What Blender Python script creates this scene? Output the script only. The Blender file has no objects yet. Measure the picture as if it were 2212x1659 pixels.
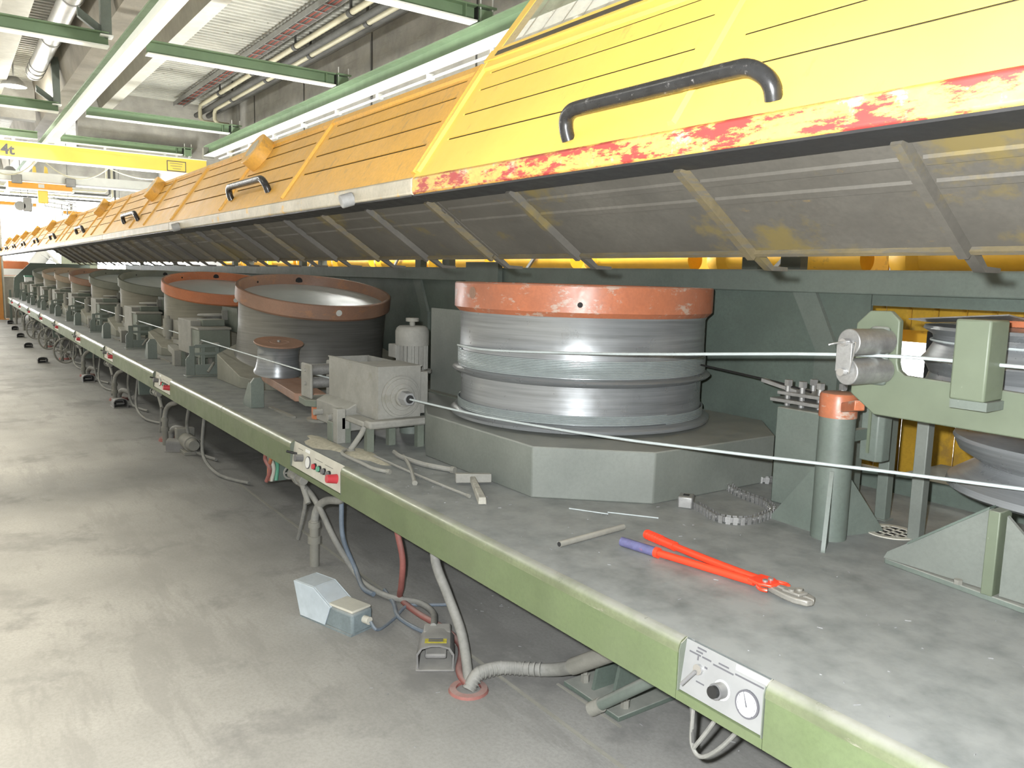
import bpy, math, random
from mathutils import Vector, Matrix
random.seed(7)
sc = bpy.context.scene
COL = sc.collection
PI = math.pi

# ------------------------------------------------------------------ camera
F_PX = 1725.0
CAM = Vector((0.0, -1.505, 1.6))
def _n(v): return v.normalized()
_mx = _n(Vector((-125 - 1106, 570 - 829.5, F_PX)))          # machine direction seen by the lens
_dn = Vector((750 - 1106, 14000 - 829.5, F_PX)); _dn = _n(_dn)
_dn = _n(_dn - _mx * _dn.dot(_mx))
_X, _Z = -_mx, -_dn
_Y = _Z.cross(_X)
cam_right = Vector((_X.x, _Y.x, _Z.x)); cam_down = Vector((_X.y, _Y.y, _Z.y)); cam_fwd = Vector((_X.z, _Y.z, _Z.z))
cd = bpy.data.cameras.new('camera'); cam = bpy.data.objects.new('camera', cd); COL.objects.link(cam)
cd.sensor_width = 36.0; cd.lens = F_PX / 2212 * 36.0; cd.clip_end = 200; cd.clip_start = .02
m3 = Matrix((cam_right, -cam_down, -cam_fwd)).transposed()
cam.matrix_world = Matrix.Translation(CAM) @ m3.to_4x4()
sc.camera = cam

# ------------------------------------------------------------------ world, lights, exposure
w = bpy.data.worlds.new('world'); sc.world = w; w.use_nodes = True
bg = w.node_tree.nodes['Background']; bg.inputs[0].default_value = (1.0, .97, .9, 1); bg.inputs[1].default_value = .62
sc.view_settings.view_transform = 'Standard'; sc.view_settings.look = 'None'
sc.view_settings.gamma = 1.0; sc.view_settings.use_curve_mapping = False
sc.view_settings.exposure = 0.35
def light(name, kind, loc, energy, color=(1, 1, 1), **kw):
    d = bpy.data.lights.new(name, kind); d.energy = energy; d.color = color
    for k, v in kw.items(): setattr(d, k, v)
    o = bpy.data.objects.new(name, d); o.location = loc; COL.objects.link(o); return o
flash = light('camera_flash', 'POINT', CAM - cam_right * .07 - cam_down * .06, 540, (.96, .98, 1.0), shadow_soft_size=.018)
sun = light('sun', 'SUN', (-10, -20, 15), 11.0, (1.0, .91, .74), angle=math.radians(9))
sun.rotation_euler = Vector((-.25, 1, -.70)).to_track_quat('-Z', 'Y').to_euler()
for _x, _e in ((-5, 70), (-11, 230), (-17, 280), (-23, 280), (-29, 160), (-36, 150)):
    light('hall_lamp_and_fill', 'POINT', (_x, -3.3, 4.5), _e, (1.0, .98, .91), shadow_soft_size=.3)  # added fill lights without fixtures, out of view, brightening ceiling and beams
for _x in (-6.5, -11, -16, -21, -26):
    light('rear_bay_fill', 'POINT', (_x, 3.6, 3.25), 350, (1.0, .99, .93), shadow_soft_size=.3)  # added fill lights hidden behind the hoods, lighting ceiling and beams from below
lampA = light('hall_lamp_and_fill', 'POINT', (-25.6, .3, 6.0), 260, (1, .95, .85), shadow_soft_size=.25)
lampB = light('hall_lamp_and_fill', 'POINT', (-49, 1.5, 6.0), 260, (1, .95, .85), shadow_soft_size=.25)

# ------------------------------------------------------------------ mesh builder
class B:
    def __init__(s): s.v = []; s.f = []; s.m = Matrix()
    def add(s, vs, fs):
        o = len(s.v); s.v += [tuple(s.m @ Vector(p)) for p in vs]; s.f += [tuple(i + o for i in q) for q in fs]; return s
    def box(s, x0, x1, y0, y1, z0, z1):
        return s.add([(x0,y0,z0),(x1,y0,z0),(x1,y1,z0),(x0,y1,z0),(x0,y0,z1),(x1,y0,z1),(x1,y1,z1),(x0,y1,z1)],
                     [(0,3,2,1),(4,5,6,7),(0,1,5,4),(1,2,6,5),(2,3,7,6),(3,0,4,7)])
    def hexa(s, bot, top):
        n = len(bot)
        return s.add(list(bot) + list(top), [tuple(range(n))[::-1], tuple(range(n, 2*n))] + [(i, (i+1) % n, n + (i+1) % n, n + i) for i in range(n)])
    def prism(s, poly, axis, a, b):
        if axis == 'x': f = lambda p, t: (t, p[0], p[1])
        elif axis == 'y': f = lambda p, t: (p[0], t, p[1])
        else: f = lambda p, t: (p[0], p[1], t)
        return s.hexa([f(p, a) for p in poly], [f(p, b) for p in poly])
    def lathe(s, prof, n=48, a0=0, a1=2*PI, c=(0, 0, 0)):
        full = abs(a1 - a0 - 2*PI) < 1e-6
        vs, fs, ring = [], [], []
        m = n if full else n + 1
        for r, z in prof:
            if r < 1e-6: ring.append([len(vs)]); vs.append((c[0], c[1], c[2] + z))
            else:
                ring.append(list(range(len(vs), len(vs) + m)))
                for i in range(m):
                    a = a0 + (a1 - a0) * i / n; vs.append((c[0] + r*math.cos(a), c[1] + r*math.sin(a), c[2] + z))
        for A, C in zip(ring, ring[1:]):
            for i in range(n):
                j = (i + 1) % m
                if len(A) == 1 and len(C) == 1: continue
                if len(A) == 1: fs.append((A[0], C[j], C[i]))
                elif len(C) == 1: fs.append((A[i], A[j], C[0]))
                else: fs.append((A[i], A[j], C[j], C[i]))
        return s.add(vs, fs)
    def cyl(s, p0, p1, r0, r1=None, n=16, cap=True):
        r1 = r0 if r1 is None else r1
        p0, p1 = Vector(p0), Vector(p1); d = p1 - p0; L = d.length
        old = s.m; q = d.to_track_quat('Z', 'Y').to_matrix().to_4x4()
        s.m = old @ Matrix.Translation(p0) @ q
        s.lathe(([(0, 0)] if cap else []) + [(r0, 0), (r1, L)] + ([(0, L)] if cap else []), n)
        s.m = old; return s
    def tube(s, path, r, n=8, smooth=6, closed=False):
        P = [Vector(p) for p in path]
        if smooth and len(P) > 2:
            Q = []; k = len(P)
            for i in range(k if closed else k - 1):
                a, b, c, d = P[(i-1) % k] if (closed or i) else P[0], P[i], P[(i+1) % k], P[(i+2) % k] if (closed or i + 2 < k) else P[-1]
                for t in range(smooth):
                    t /= smooth
                    Q.append(.5*((2*b) + (c - a)*t + (2*a - 5*b + 4*c - d)*t*t + (3*b - a - 3*c + d)*t**3))
            if not closed: Q.append(P[-1])
            P = Q
        k = len(P); vs, fs = [], []
        nrm = None
        for i, p in enumerate(P):
            t = (P[(i+1) % k] - P[i-1]) if (closed or 0 < i < k - 1) else (P[1] - P[0] if i == 0 else P[-1] - P[-2])
            t.normalize()
            if nrm is None: nrm = t.orthogonal().normalized()
            nrm = (nrm - t * nrm.dot(t)).normalized(); bn = t.cross(nrm)
            rr = r(i / (k - 1)) if callable(r) else r
            for j in range(n):
                a = 2*PI*j/n; vs.append(p + (nrm*math.cos(a) + bn*math.sin(a))*rr)
        for i in range(k if closed else k - 1):
            for j in range(n):
                a, b = i*n, ((i+1) % k)*n; fs.append((a + j, a + (j+1) % n, b + (j+1) % n, b + j))
        if not closed: fs += [tuple(range(n))[::-1], tuple(range((k-1)*n, k*n))]
        return s.add(vs, fs)
    def mesh(s, name, smooth=True, ang=38):
        me = bpy.data.meshes.new(name); me.from_pydata(s.v, [], s.f); me.validate(); me.update()
        if smooth:
            me.polygons.foreach_set('use_smooth', [True]*len(me.polygons)); me.set_sharp_from_angle(angle=math.radians(ang))
        return me

def link(name, me, mat, parent=None, bevel=0, seg=2):
    o = bpy.data.objects.new(name, me); COL.objects.link(o)
    if mat and not me.materials: me.materials.append(MAT[mat])
    if parent: o.parent = parent; o.matrix_parent_inverse = parent.matrix_basis.inverted()
    if bevel:
        b = o.modifiers.new('bevel', 'BEVEL'); b.width = bevel; b.segments = seg; b.limit_method = 'ANGLE'; b.angle_limit = math.radians(35)
    return o
def ob(name, b, mat, parent=None, bevel=0, label=None, cat=None, group=None, kind=None, smooth=True):
    o = link(name, b.mesh(name, smooth), mat, parent, bevel); tag(o, label, cat, group, kind); return o
def tag(o, label=None, cat=None, group=None, kind=None):
    if label: o['label'] = label
    if cat: o['category'] = cat
    if group: o['group'] = group
    if kind: o['kind'] = kind
    return o
def thing(name, loc, label, cat, group=None):
    o = bpy.data.objects.new(name, None); COL.objects.link(o); o.empty_display_size = .05
    o.location = loc; o.matrix_basis = Matrix.Translation(loc); return tag(o, label, cat, group)
def dup(root, delta, label, group=None, skip=()):
    r = root.copy(); COL.objects.link(r); r.location = root.location + Vector(delta); r['label'] = label
    if group: r['group'] = group
    for ch in list(root.children):
        if ch.name.split('.')[0] in skip: continue
        c = ch.copy(); COL.objects.link(c); c.parent = r; c.matrix_parent_inverse = ch.matrix_parent_inverse.copy()
        for g in ch.children:
            d = g.copy(); COL.objects.link(d); d.parent = c; d.matrix_parent_inverse = g.matrix_parent_inverse.copy()
    return r
def text(name, body, size, mat, mw, parent, bold=False):
    cu = bpy.data.curves.new(name, 'FONT'); cu.body = body; cu.size = size; cu.extrude = .002
    if bold: cu.offset = size*.03
    t = bpy.data.objects.new(name, cu); COL.objects.link(t); dg = bpy.context.evaluated_depsgraph_get()
    me = bpy.data.meshes.new_from_object(t.evaluated_get(dg)); bpy.data.objects.remove(t)
    me.transform(mw); me.materials.clear()
    return link(name, me, mat, parent)

# ------------------------------------------------------------------ materials
MAT = {}
def mat(name, col, rough=.5, metal=0.0, var=.25, scale=5.0, dust=0.0, dcol=(.42, .41, .37), film=0.0,
        scr=None, scr_amt=.5, scr_scale=(4, 4, 30), scr_th=.62, bump=.0, spec=.5, stain=None, stain_th=.55, stain_scale=3.0, emit=None, trans=0.0, aniso_z=False):
    m = bpy.data.materials.new(name); m.use_nodes = True; nt = m.node_tree; N = nt.nodes; L = nt.links
    p = N['Principled BSDF']; p.inputs['Roughness'].default_value = rough; p.inputs['Metallic'].default_value = metal
    p.inputs['Specular IOR Level'].default_value = spec
    MAT[name] = m
    if emit:
        p.inputs['Emission Color'].default_value = (*col, 1); p.inputs['Emission Strength'].default_value = emit
        p.inputs['Base Color'].default_value = (*col, 1); return m
    g = N.new('ShaderNodeNewGeometry')
    def noise(sc_, vec=None, detail=5, r=.6):
        n = N.new('ShaderNodeTexNoise'); n.inputs['Scale'].default_value = sc_; n.inputs['Detail'].default_value = detail; n.inputs['Roughness'].default_value = r
        L.new(vec or g.outputs['Position'], n.inputs['Vector']); return n.outputs['Fac']
    def rng(x, a, b, c=0, d=1):
        n = N.new('ShaderNodeMapRange'); L.new(x, n.inputs[0])
        for i, q in enumerate((a, b, c, d)): n.inputs[i+1].default_value = q
        return n.outputs[0]
    def mul(a, b):
        n = N.new('ShaderNodeMath'); n.operation = 'MULTIPLY'
        for i, q in enumerate((a, b)):
            if isinstance(q, (int, float)): n.inputs[i].default_value = q
            else: L.new(q, n.inputs[i])
        return n.outputs[0]
    def mix(fac, a, b):
        n = N.new('ShaderNodeMix'); n.data_type = 'RGBA'
        if isinstance(fac, (int, float)): n.inputs[0].default_value = fac
        else: L.new(fac, n.inputs[0])
        for s_, q in ((6, a), (7, b)):
            if isinstance(q, tuple): n.inputs[s_].default_value = (*q, 1)
            else: L.new(q, n.inputs[s_])
        return n.outputs[2]
    vec = None
    if aniso_z:
        mp = N.new('ShaderNodeVectorMath'); mp.operation = 'MULTIPLY'; mp.inputs[1].default_value = (.6, .6, 22); L.new(g.outputs['Position'], mp.inputs[0]); vec = mp.outputs[0]
    lo = tuple(c*(1 - var) for c in col); hi = tuple(min(1, c*(1 + var*.7)) for c in col)
    c = mix(rng(noise(scale, vec), .3, .7), lo, hi)
    if var > .12 and not aniso_z: c = mix(mul(rng(noise(70.0, None, 4, .7), .40, .68), .45), c, tuple(q*.62 for q in col))
    if stain: c = mix(mul(rng(noise(stain_scale, None, 7, .7), stain_th, stain_th + .08), .85), c, stain)
    if scr:
        mp = N.new('ShaderNodeVectorMath'); mp.operation = 'MULTIPLY'; mp.inputs[1].default_value = scr_scale; L.new(g.outputs['Position'], mp.inputs[0])
        c = mix(mul(rng(noise(3.0, mp.outputs[0], 8, .75), scr_th, scr_th + .06), scr_amt), c, scr)
    if film: c = mix(mul(rng(noise(2.3), .25, .75, .4, 1.2), film), c, dcol)
    if dust:
        sx = N.new('ShaderNodeSeparateXYZ'); L.new(g.outputs['Normal'], sx.inputs[0])
        c = mix(mul(mul(rng(sx.outputs[2], .35, .9), rng(noise(9, None, 6), .25, .6, .35, 1)), dust), c, dcol)
    L.new(c, p.inputs['Base Color'])
    L.new(rng(noise(scale*3), .2, .8, max(.02, rough - .1), min(1, rough + .15)), p.inputs['Roughness'])
    if bump:
        b = N.new('ShaderNodeBump'); b.inputs['Strength'].default_value = bump; b.inputs['Distance'].default_value = .004
        L.new(noise(scale*12), b.inputs['Height']); L.new(b.outputs[0], p.inputs['Normal'])
    if trans:
        t = N.new('ShaderNodeBsdfTransparent'); mx = N.new('ShaderNodeMixShader'); mx.inputs[0].default_value = trans
        L.new(p.outputs[0], mx.inputs[1]); L.new(t.outputs[0], mx.inputs[2]); L.new(mx.outputs[0], N['Material Output'].inputs[0])
    return m
DUST = (.40, .395, .36)
mat('concrete_floor', (.265, .262, .245), .75, var=.25, scale=1.2, stain=(.165, .163, .155), stain_th=.54, stain_scale=.9, scr=(.19, .187, .175), scr_scale=(.25, 1.2, 1), scr_th=.52, scr_amt=.5, bump=.3)
mat('concrete', (.40, .39, .36), .9, var=.25, scale=2.0, scr=(.28, .275, .25), scr_scale=(.4, .4, 5), scr_th=.55, scr_amt=.5, bump=.2)
mat('concrete_brown', (.25, .23, .19), .9, var=.3, scale=1.2, bump=.2)
mat('deck_metal', (.56, .56, .51), .6, var=.25, scale=1.5, stain=(.25, .24, .2), stain_th=.6)
mat('deck_pale', (.6, .59, .54), .8, var=.1)
mat('table_top', (.115, .13, .125), .55, var=.35, scale=2.2, dust=.70, dcol=(.325, .335, .32), scr=(.5, .5, .48), scr_scale=(6, 30, 6), scr_th=.66, scr_amt=.5, bump=.12)
mat('apron_green', (.092, .130, .052), .5, var=.2, scale=4, film=.16, dcol=(.28, .29, .21), scr=(.12, .14, .08), scr_scale=(12, 12, 25), scr_th=.68, scr_amt=.6, bump=.05)
mat('edge_worn', (.165, .19, .11), .32, metal=.2, var=.3, scale=5, dust=.85, dcol=(.33, .33, .295), scr=(.36, .34, .29), scr_scale=(2.0, 9, 9), scr_th=.60, scr_amt=.6)
mat('frame_green', (.085, .115, .095), .5, var=.25, scale=3, dust=.55, film=.06, scr=(.25, .28, .25), scr_scale=(10, 10, 30), scr_th=.69, scr_amt=.6)
mat('frame_green_mid', (.095, .124, .104), .5, var=.2, scale=4, dust=.6, film=.12, scr=(.35, .37, .34), scr_scale=(14, 14, 25), scr_th=.68, scr_amt=.5)
mat('bracket_green', (.125, .15, .102), .45, var=.12, scale=6, dust=.3, scr=(.42, .44, .38), scr_scale=(20, 20, 14), scr_th=.67, scr_amt=.6)
mat('block_green', (.118, .136, .118), .5, var=.2, scale=3, dust=.5, film=.2, dcol=(.37, .375, .34))
mat('block_dusty', (.13, .135, .105), .7, var=.25, scale=4, dust=.8, film=.35, dcol=(.33, .32, .26))
mat('dusty_box', (.19, .19, .172), .8, var=.35, scale=6, dust=.8, film=.35, dcol=(.37, .365, .32), bump=.35, stain=(.13, .125, .10), stain_th=.57, stain_scale=7)
mat('dusty_green', (.085, .11, .085), .7, var=.25, scale=6, dust=.75, film=.22, dcol=(.32, .315, .26))
mat('dusty_grey', (.16, .16, .14), .75, var=.3, scale=6, dust=.7, film=.3, dcol=(.34, .33, .28))
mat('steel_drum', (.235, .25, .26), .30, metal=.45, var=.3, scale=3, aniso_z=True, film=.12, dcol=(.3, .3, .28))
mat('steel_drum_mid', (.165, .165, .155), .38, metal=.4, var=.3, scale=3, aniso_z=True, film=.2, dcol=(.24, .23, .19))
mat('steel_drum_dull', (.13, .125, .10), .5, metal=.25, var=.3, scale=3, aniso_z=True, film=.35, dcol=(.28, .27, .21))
mat('drum_dish', (.56, .60, .60), .38, metal=.35, var=.12, scale=2)
mat('rim_orange', (.39, .102, .030), .36, var=.2, scale=5, film=.12, scr=(.38, .31, .25), scr_scale=(3, 3, 6), scr_th=.56, scr_amt=.8, dust=.3)
mat('rim_orange_dusty', (.50, .14, .035), .55, var=.2, scale=4, film=.12, dust=.4, scr=(.33, .27, .2), scr_scale=(2, 2, 4), scr_th=.58)
mat('rim_brown', (.27, .13, .075), .55, var=.25, scale=4, film=.3, dcol=(.3, .25, .2), scr=(.42, .17, .05), scr_scale=(2, 2, 4), scr_th=.56)
mat('rim_green', (.10, .12, .095), .6, var=.25, scale=4, film=.35, dcol=(.3, .29, .23))
mat('rim_pale', (.36, .25, .17), .6, var=.2, scale=4, film=.35, dcol=(.4, .37, .29))
mat('hole_dark', (.015, .015, .015), .8, var=.1)
mat('hole_pale', (.55, .56, .52), .7, var=.1)
mat('wire', (.44, .49, .49), .45, metal=.1, var=.08, scale=20)
mat('wire_coil', (.26, .295, .295), .4, metal=.25, var=.08, scale=20)
mat('hood_yellow', (.74, .39, .045), .40, var=.13, scale=2.5, film=.20, dcol=(.50, .36, .22), scr=(.36, .22, .07), scr_scale=(9, 3, 3), scr_th=.565, scr_amt=.6)
mat('hood_yellow_flashlit', (.80, .53, .10), .4, var=.08, scale=3, film=.06, dcol=(.6, .45, .2), scr=(.50, .33, .08), scr_scale=(9, 3, 3), scr_th=.60, scr_amt=.6)  # hood paint lightened to carry the flash glare on the nearest hood
mat('hood_lip', (.44, .40, .31), .5, var=.2, scale=6, scr=(.62, .36, .06), scr_scale=(3, 3, 3), scr_th=.58, scr_amt=.8)
mat('hood_lip_red', (.66, .38, .09), .45, var=.15, scale=6, stain=(.42, .37, .31), stain_th=.57, stain_scale=11, scr=(.30, .022, .030), scr_scale=(2.2, 7, 7), scr_th=.485, scr_amt=.95)
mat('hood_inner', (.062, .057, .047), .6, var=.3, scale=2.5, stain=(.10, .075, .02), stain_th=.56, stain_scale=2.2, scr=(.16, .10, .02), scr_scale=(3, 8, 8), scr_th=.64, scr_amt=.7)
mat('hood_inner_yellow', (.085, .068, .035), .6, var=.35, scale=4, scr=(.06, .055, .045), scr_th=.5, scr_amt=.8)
mat('hood_window', (.40, .375, .28), .3, var=.15, scale=4, trans=.40)
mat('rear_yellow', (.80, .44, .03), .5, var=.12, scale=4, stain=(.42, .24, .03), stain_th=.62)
mat('guard_yellow_shaded', (.44, .26, .02), .5, var=.2, scale=4, stain=(.25, .15, .03), stain_th=.58)  # rear yellow darkened to carry the shade on the guard, plus stains
mat('handle_black', (.02, .02, .02), .28, var=.4, scale=20, scr=(.22, .21, .2), scr_scale=(10, 10, 10), scr_th=.6, scr_amt=.7)
mat('rubber_grey', (.30, .30, .29), .6, var=.15)
mat('rubber_dark', (.03, .03, .03), .6, var=.2)
mat('black', (.012, .012, .012), .5, var=.1)
mat('white_paint', (.68, .69, .67), .5, var=.06)
mat('panel_white', (.215, .22, .22), .45, var=.08, scale=12, film=.08)
mat('panel_dusty', (.50, .49, .42), .6, var=.12, scale=12, film=.2, dcol=(.42, .4, .33))
mat('print_dark', (.09, .09, .10), .6, var=.1)
mat('chrome', (.6, .6, .6), .2, metal=.9, var=.1)
mat('steel', (.33, .33, .32), .4, metal=.6, var=.2, scale=15, dust=.3)
mat('button_red', (.45, .04, .05), .4, var=.1)
mat('button_green', (.10, .30, .2), .4, var=.1)
mat('button_grey', (.12, .12, .12), .5, var=.1, dust=.4)
mat('cutter_red', (.85, .055, .02), .35, var=.08, scale=20)
mat('cutter_blue', (.12, .12, .24), .6, var=.2, scale=30, scr=(.6, .06, .05), scr_scale=(12, 12, 12), scr_th=.6)
mat('cutter_steel', (.28, .27, .24), .45, metal=.4, var=.25, scale=30, dust=.4)
mat('runway_green', (.17, .25, .15), .5, var=.12, scale=2, dust=.3)
mat('white_and_bounce_lit', (.86, .88, .84), .45, var=.04)  # white paint; on green beams' lower flanges it stands in for bounce light
mat('crane_yellow', (.90, .66, .11), .45, var=.06, scale=1)
mat('crane_orange', (.85, .40, .04), .45, var=.08)
mat('pipe_cream', (.50, .47, .34), .5, var=.15, scale=2)
mat('pipe_dark', (.08, .08, .075), .7, var=.2)
mat('tray_grey', (.30, .30, .29), .5, metal=.3, var=.15)
mat('cable_red', (.28, .07, .05), .6, var=.2)
mat('duct_metal', (.5, .5, .48), .35, metal=.7, var=.15, scale=2)
mat('hose_grey', (.22, .22, .20), .7, var=.25, scale=10, dust=.4)
mat('hose_red', (.26, .09, .075), .7, var=.25, scale=10, dust=.4)
mat('hose_blue', (.13, .165, .205), .6, var=.2, scale=10, dust=.3)
mat('hose_orange', (.5, .16, .06), .6, var=.2)
mat('switch_blue', (.40, .46, .50), .55, var=.1, scale=20, scr=(.12, .13, .14), scr_scale=(15, 15, 15), scr_th=.68, dust=.35)
mat('switch_dark', (.17, .21, .22), .6, var=.15, scale=15, dust=.4)
mat('pedal_dark', (.12, .12, .12), .7, var=.25, scale=12, dust=.55, film=.2)
mat('sign_yellow', (.55, .48, .06), .6, var=.25, scale=40)
mat('orange_post', (.50, .22, .05), .55, var=.2)
mat('coil_orange', (.55, .17, .06), .5, var=.1)
mat('cabinet_green', (.42, .46, .34), .5, var=.1)
mat('powder', (.50, .47, .36), .95, var=.25, scale=30, bump=.5)
mat('wood_grey', (.36, .35, .30), .85, var=.25, scale=30)
mat('daylight', (.97, .98, 1.0), emit=22.0)
mat('daylight_door', (.95, .97, 1.0), emit=3.0)
mat('lamp_glow', (1.0, .97, .9), emit=12.0)

# ================================================================== THE HALL
S = 'structure'
ob('floor', B().box(-60, 8, -12, 8, -.25, 0), 'concrete_floor', kind=S)
wl = ob('wall_left', B().box(-46, 7, -7.3, -7.0, 4.4, 7.3), 'concrete', kind=S)
for x in (-45, -37, -29, -21, -13, -5, 3): ob('pillar', B().box(x - .2, x + .2, -7.3, -7.0, 0, 4.4), 'concrete', wl)
wr = ob('wall_right', B().box(-28.3, -4.42, 6.3, 6.6, 0, 7.0).box(-3.3, 6, 6.3, 6.6, 0, 7.0).box(-4.42, -3.3, 6.3, 6.6, 1.3, 7.0), 'concrete', kind=S, smooth=False)
for x in (-8.2, -12.3, -16.5, -20.5, -24.5):
    ob('panel_joint', B().box(x - .02, x + .02, 6.285, 6.3, 2.5, 6.95), 'pipe_dark', wr)
ob('wall_right_far', B().box(-46, -28.3, 8.0, 8.3, 0, 7.2), 'concrete', kind=S)
ob('door_1', B().box(-4.42, -3.3, 6.42, 6.46, 0, 1.3), 'daylight_door', kind=S)
wf = ob('wall_far', B().box(-46.3, -46, -6, 8.3, 5.2, 7.2).box(-46.3, -46, -6, 8.3, 0, .6), 'concrete', kind=S, smooth=False)
win = ob('window_1', B().box(-46.25, -46.2, -6, 8.3, .6, 5.2), 'daylight', kind=S)
for y in (-2.8, .2, 3.2, 5.8): ob('window_bar', B().box(-46.18, -46.1, y - .05, y + .05, .6, 5.2), 'white_paint', win)
for z in (2.9,): ob('window_bar', B().box(-46.18, -46.1, -6, 8.3, z - .04, z + .04), 'white_paint', win)
# corrugated deck: trapezoid ribs running across the hall
def deck(x0, x1, y0, y1, z, pitch=.22):
    b = B(); n = int((x1 - x0)/pitch); prof = []
    for i in range(n):
        x = x0 + i*pitch; prof += [(x, z), (x + pitch*.42, z), (x + pitch*.5, z + .07), (x + pitch*.92, z + .07)]
    prof.append((x0 + n*pitch, z))
    k = len(prof); vs = [(x, y0, zz) for x, zz in prof] + [(x, y1, zz) for x, zz in prof]
    b.add(vs, [(i, i + 1, k + i + 1, k + i) for i in range(k - 1)]); return b
ceil = ob('ceiling', deck(-46, 7, -7, 8, 7.0), 'deck_metal', kind=S, smooth=False)
ob('roof_slab', B().box(-46.3, 7, -7, 8.3, 7.12, 7.3), 'concrete', ceil)
ob('girder', B().prism([(1.15, 5.95), (1.95, 5.95), (2.15, 7.0), (.95, 7.0)], 'x', -46, 6), 'concrete_brown', ceil)
ob('girder', B().prism([(2.72, 6.45), (3.02, 6.45), (3.12, 7.0), (2.62, 7.0)], 'x', -28.3, 6), 'deck_pale', ceil)
ob('girder', B().prism([(-.35, 6.4), (.12, 6.4), (.2, 7.0), (-.45, 7.0)], 'x', -28.3, 6), 'deck_pale', ceil)
ob('cross_wall', B().box(-28.75, -28.3, 2.1, 8.0, 5.05, 7.0), 'concrete', ceil)
ob('cross_wall', B().box(-28.75, -28.3, -6, 1.0, 5.9, 7.0), 'concrete', ceil)
ob('wall_ledge', B().prism([(6.3, 6.78), (5.95, 6.62), (5.9, 6.72), (6.3, 6.95)], 'x', -28.2, 6), 'tray_grey', wr)

# ---- crane runways and the green cross beams
def ibeam(name, axis, a0, a1, c, z0, h, wd, mt, parent, tf=.025, tw=.016, white=True):
    def bx(u0, u1, v0, v1):
        return B().box(a0, a1, u0, u1, v0, v1) if axis == 'x' else B().box(u0, u1, a0, a1, v0, v1)
    ob('web', bx(c - tw/2, c + tw/2, z0 + tf, z0 + h - tf), mt, parent)
    ob('upper_flange', bx(c - wd/2, c + wd/2, z0 + h - tf, z0 + h), mt, parent)
    ob('lower_flange', bx(c - wd/2, c + wd/2, z0, z0 + tf), 'white_and_bounce_lit' if white else mt, parent)  # white here paints in the bounce light on a green beam's underside
rw = thing('runway_beam', (-10, 5.2, 5.0), 'long green crane runway beam with bright lower flange along the right wall', 'beam')
ibeam('r', 'x', -25.4, 6, 5.2, 5.0, .29, .30, 'runway_green', rw)
ob('conductor_rail', B().box(-25.2, 6, 5.42, 5.46, 4.93, 4.96), 'white_and_bounce_lit', rw)
for i in range(9):
    x = -8.5 - i*1.95; ob('rail_clip', B().box(x, x + .09, 5.36, 5.48, 4.915, 5.0), 'white_paint', rw)
ob('end_stop', B().box(-25.6, -25.4, 5.05, 5.35, 4.95, 5.25), 'dusty_grey', rw)
rw2 = thing('runway_beam', (-14, 1.13, 5.0), 'white crane runway beam below the brown concrete girder', 'beam')
ob('lower_flange', B().box(-45, 6, 1.03, 1.23, 5.0, 5.03), 'white_and_bounce_lit', rw2)
ob('web', B().box(-45, 6, 1.12, 1.14, 5.03, 5.27), 'white_and_bounce_lit', rw2)
ob('upper_flange', B().box(-45, 6, 1.03, 1.23, 5.27, 5.3), 'runway_green', rw2)
names = ['nearest', 'second', 'third', 'farthest']
for i, x in enumerate((-10.45, -15.63, -22.85, -28.1)):
    t = thing('cross_beam', (x, 3.3, 5.3), f'green steel cross beam between the two crane runways, {names[i]} of the row', 'beam', 'right cross beams')
    ibeam('c', 'y', 1.6, 5.06, x, 5.31, .24, .22, 'runway_green', t)
    ob('stiffener', B().box(x - .1, x + .1, 4.86, 4.875, 5.335, 5.525), 'runway_green', t)
    ob('end_plate', B().box(x - .1, x + .1, 5.06, 5.075, 5.33, 5.53), 'black', t)
    b = B().box(x - .1, x + .1, 5.1, 5.34, 5.30, 5.50); ob('saddle', b, 'runway_green', t)
    ob('saddle_cap', B().box(x - .13, x + .13, 5.08, 5.38, 5.53, 5.56), 'runway_green', t)
    for dy in (5.12, 5.33): ob('threaded_rod', B().cyl((x + .09, dy, 5.28), (x + .09, dy, 5.68), .011, n=8), 'white_paint', t)
    ob('splice_plate', B().box(x - .11, x + .11, 1.24, 1.42, 5.30, 5.33), 'white_and_bounce_lit', t)
    t2 = thing('cross_beam', (x, 0, 5.3), f'green steel cross beam left of the white runway, {names[i]} of the row', 'beam', 'left cross beams')
    ibeam('c', 'y', -4, 1.0, x, 5.31, .24, .22, 'runway_green', t2)
    if i in (1, 2):
        hb = thing('hanger_bracket', (x, 1.05, 5.9), f'dark steel hanger bracket on the brown girder, {"nearer" if i == 1 else "farther"} of the two', 'bracket')
        ob('post', B().box(x - .09, x + .09, .89, 1.05, 5.5, 6.6), 'frame_green_mid', hb)
        ob('arm', B().hexa([(x - .08, .55, 5.75), (x + .02, .55, 5.75), (x + .02, .98, 5.45), (x - .08, .98, 5.45)], [(x - .08, .55, 5.9), (x + .02, .55, 5.9), (x + .02, .98, 5.6), (x - .08, .98, 5.6)]), 'frame_green_mid', hb)
        ob('foot_plate', B().box(x - .1, x + .1, .87, 1.07, 5.48, 5.51), 'white_and_bounce_lit', hb)

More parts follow.
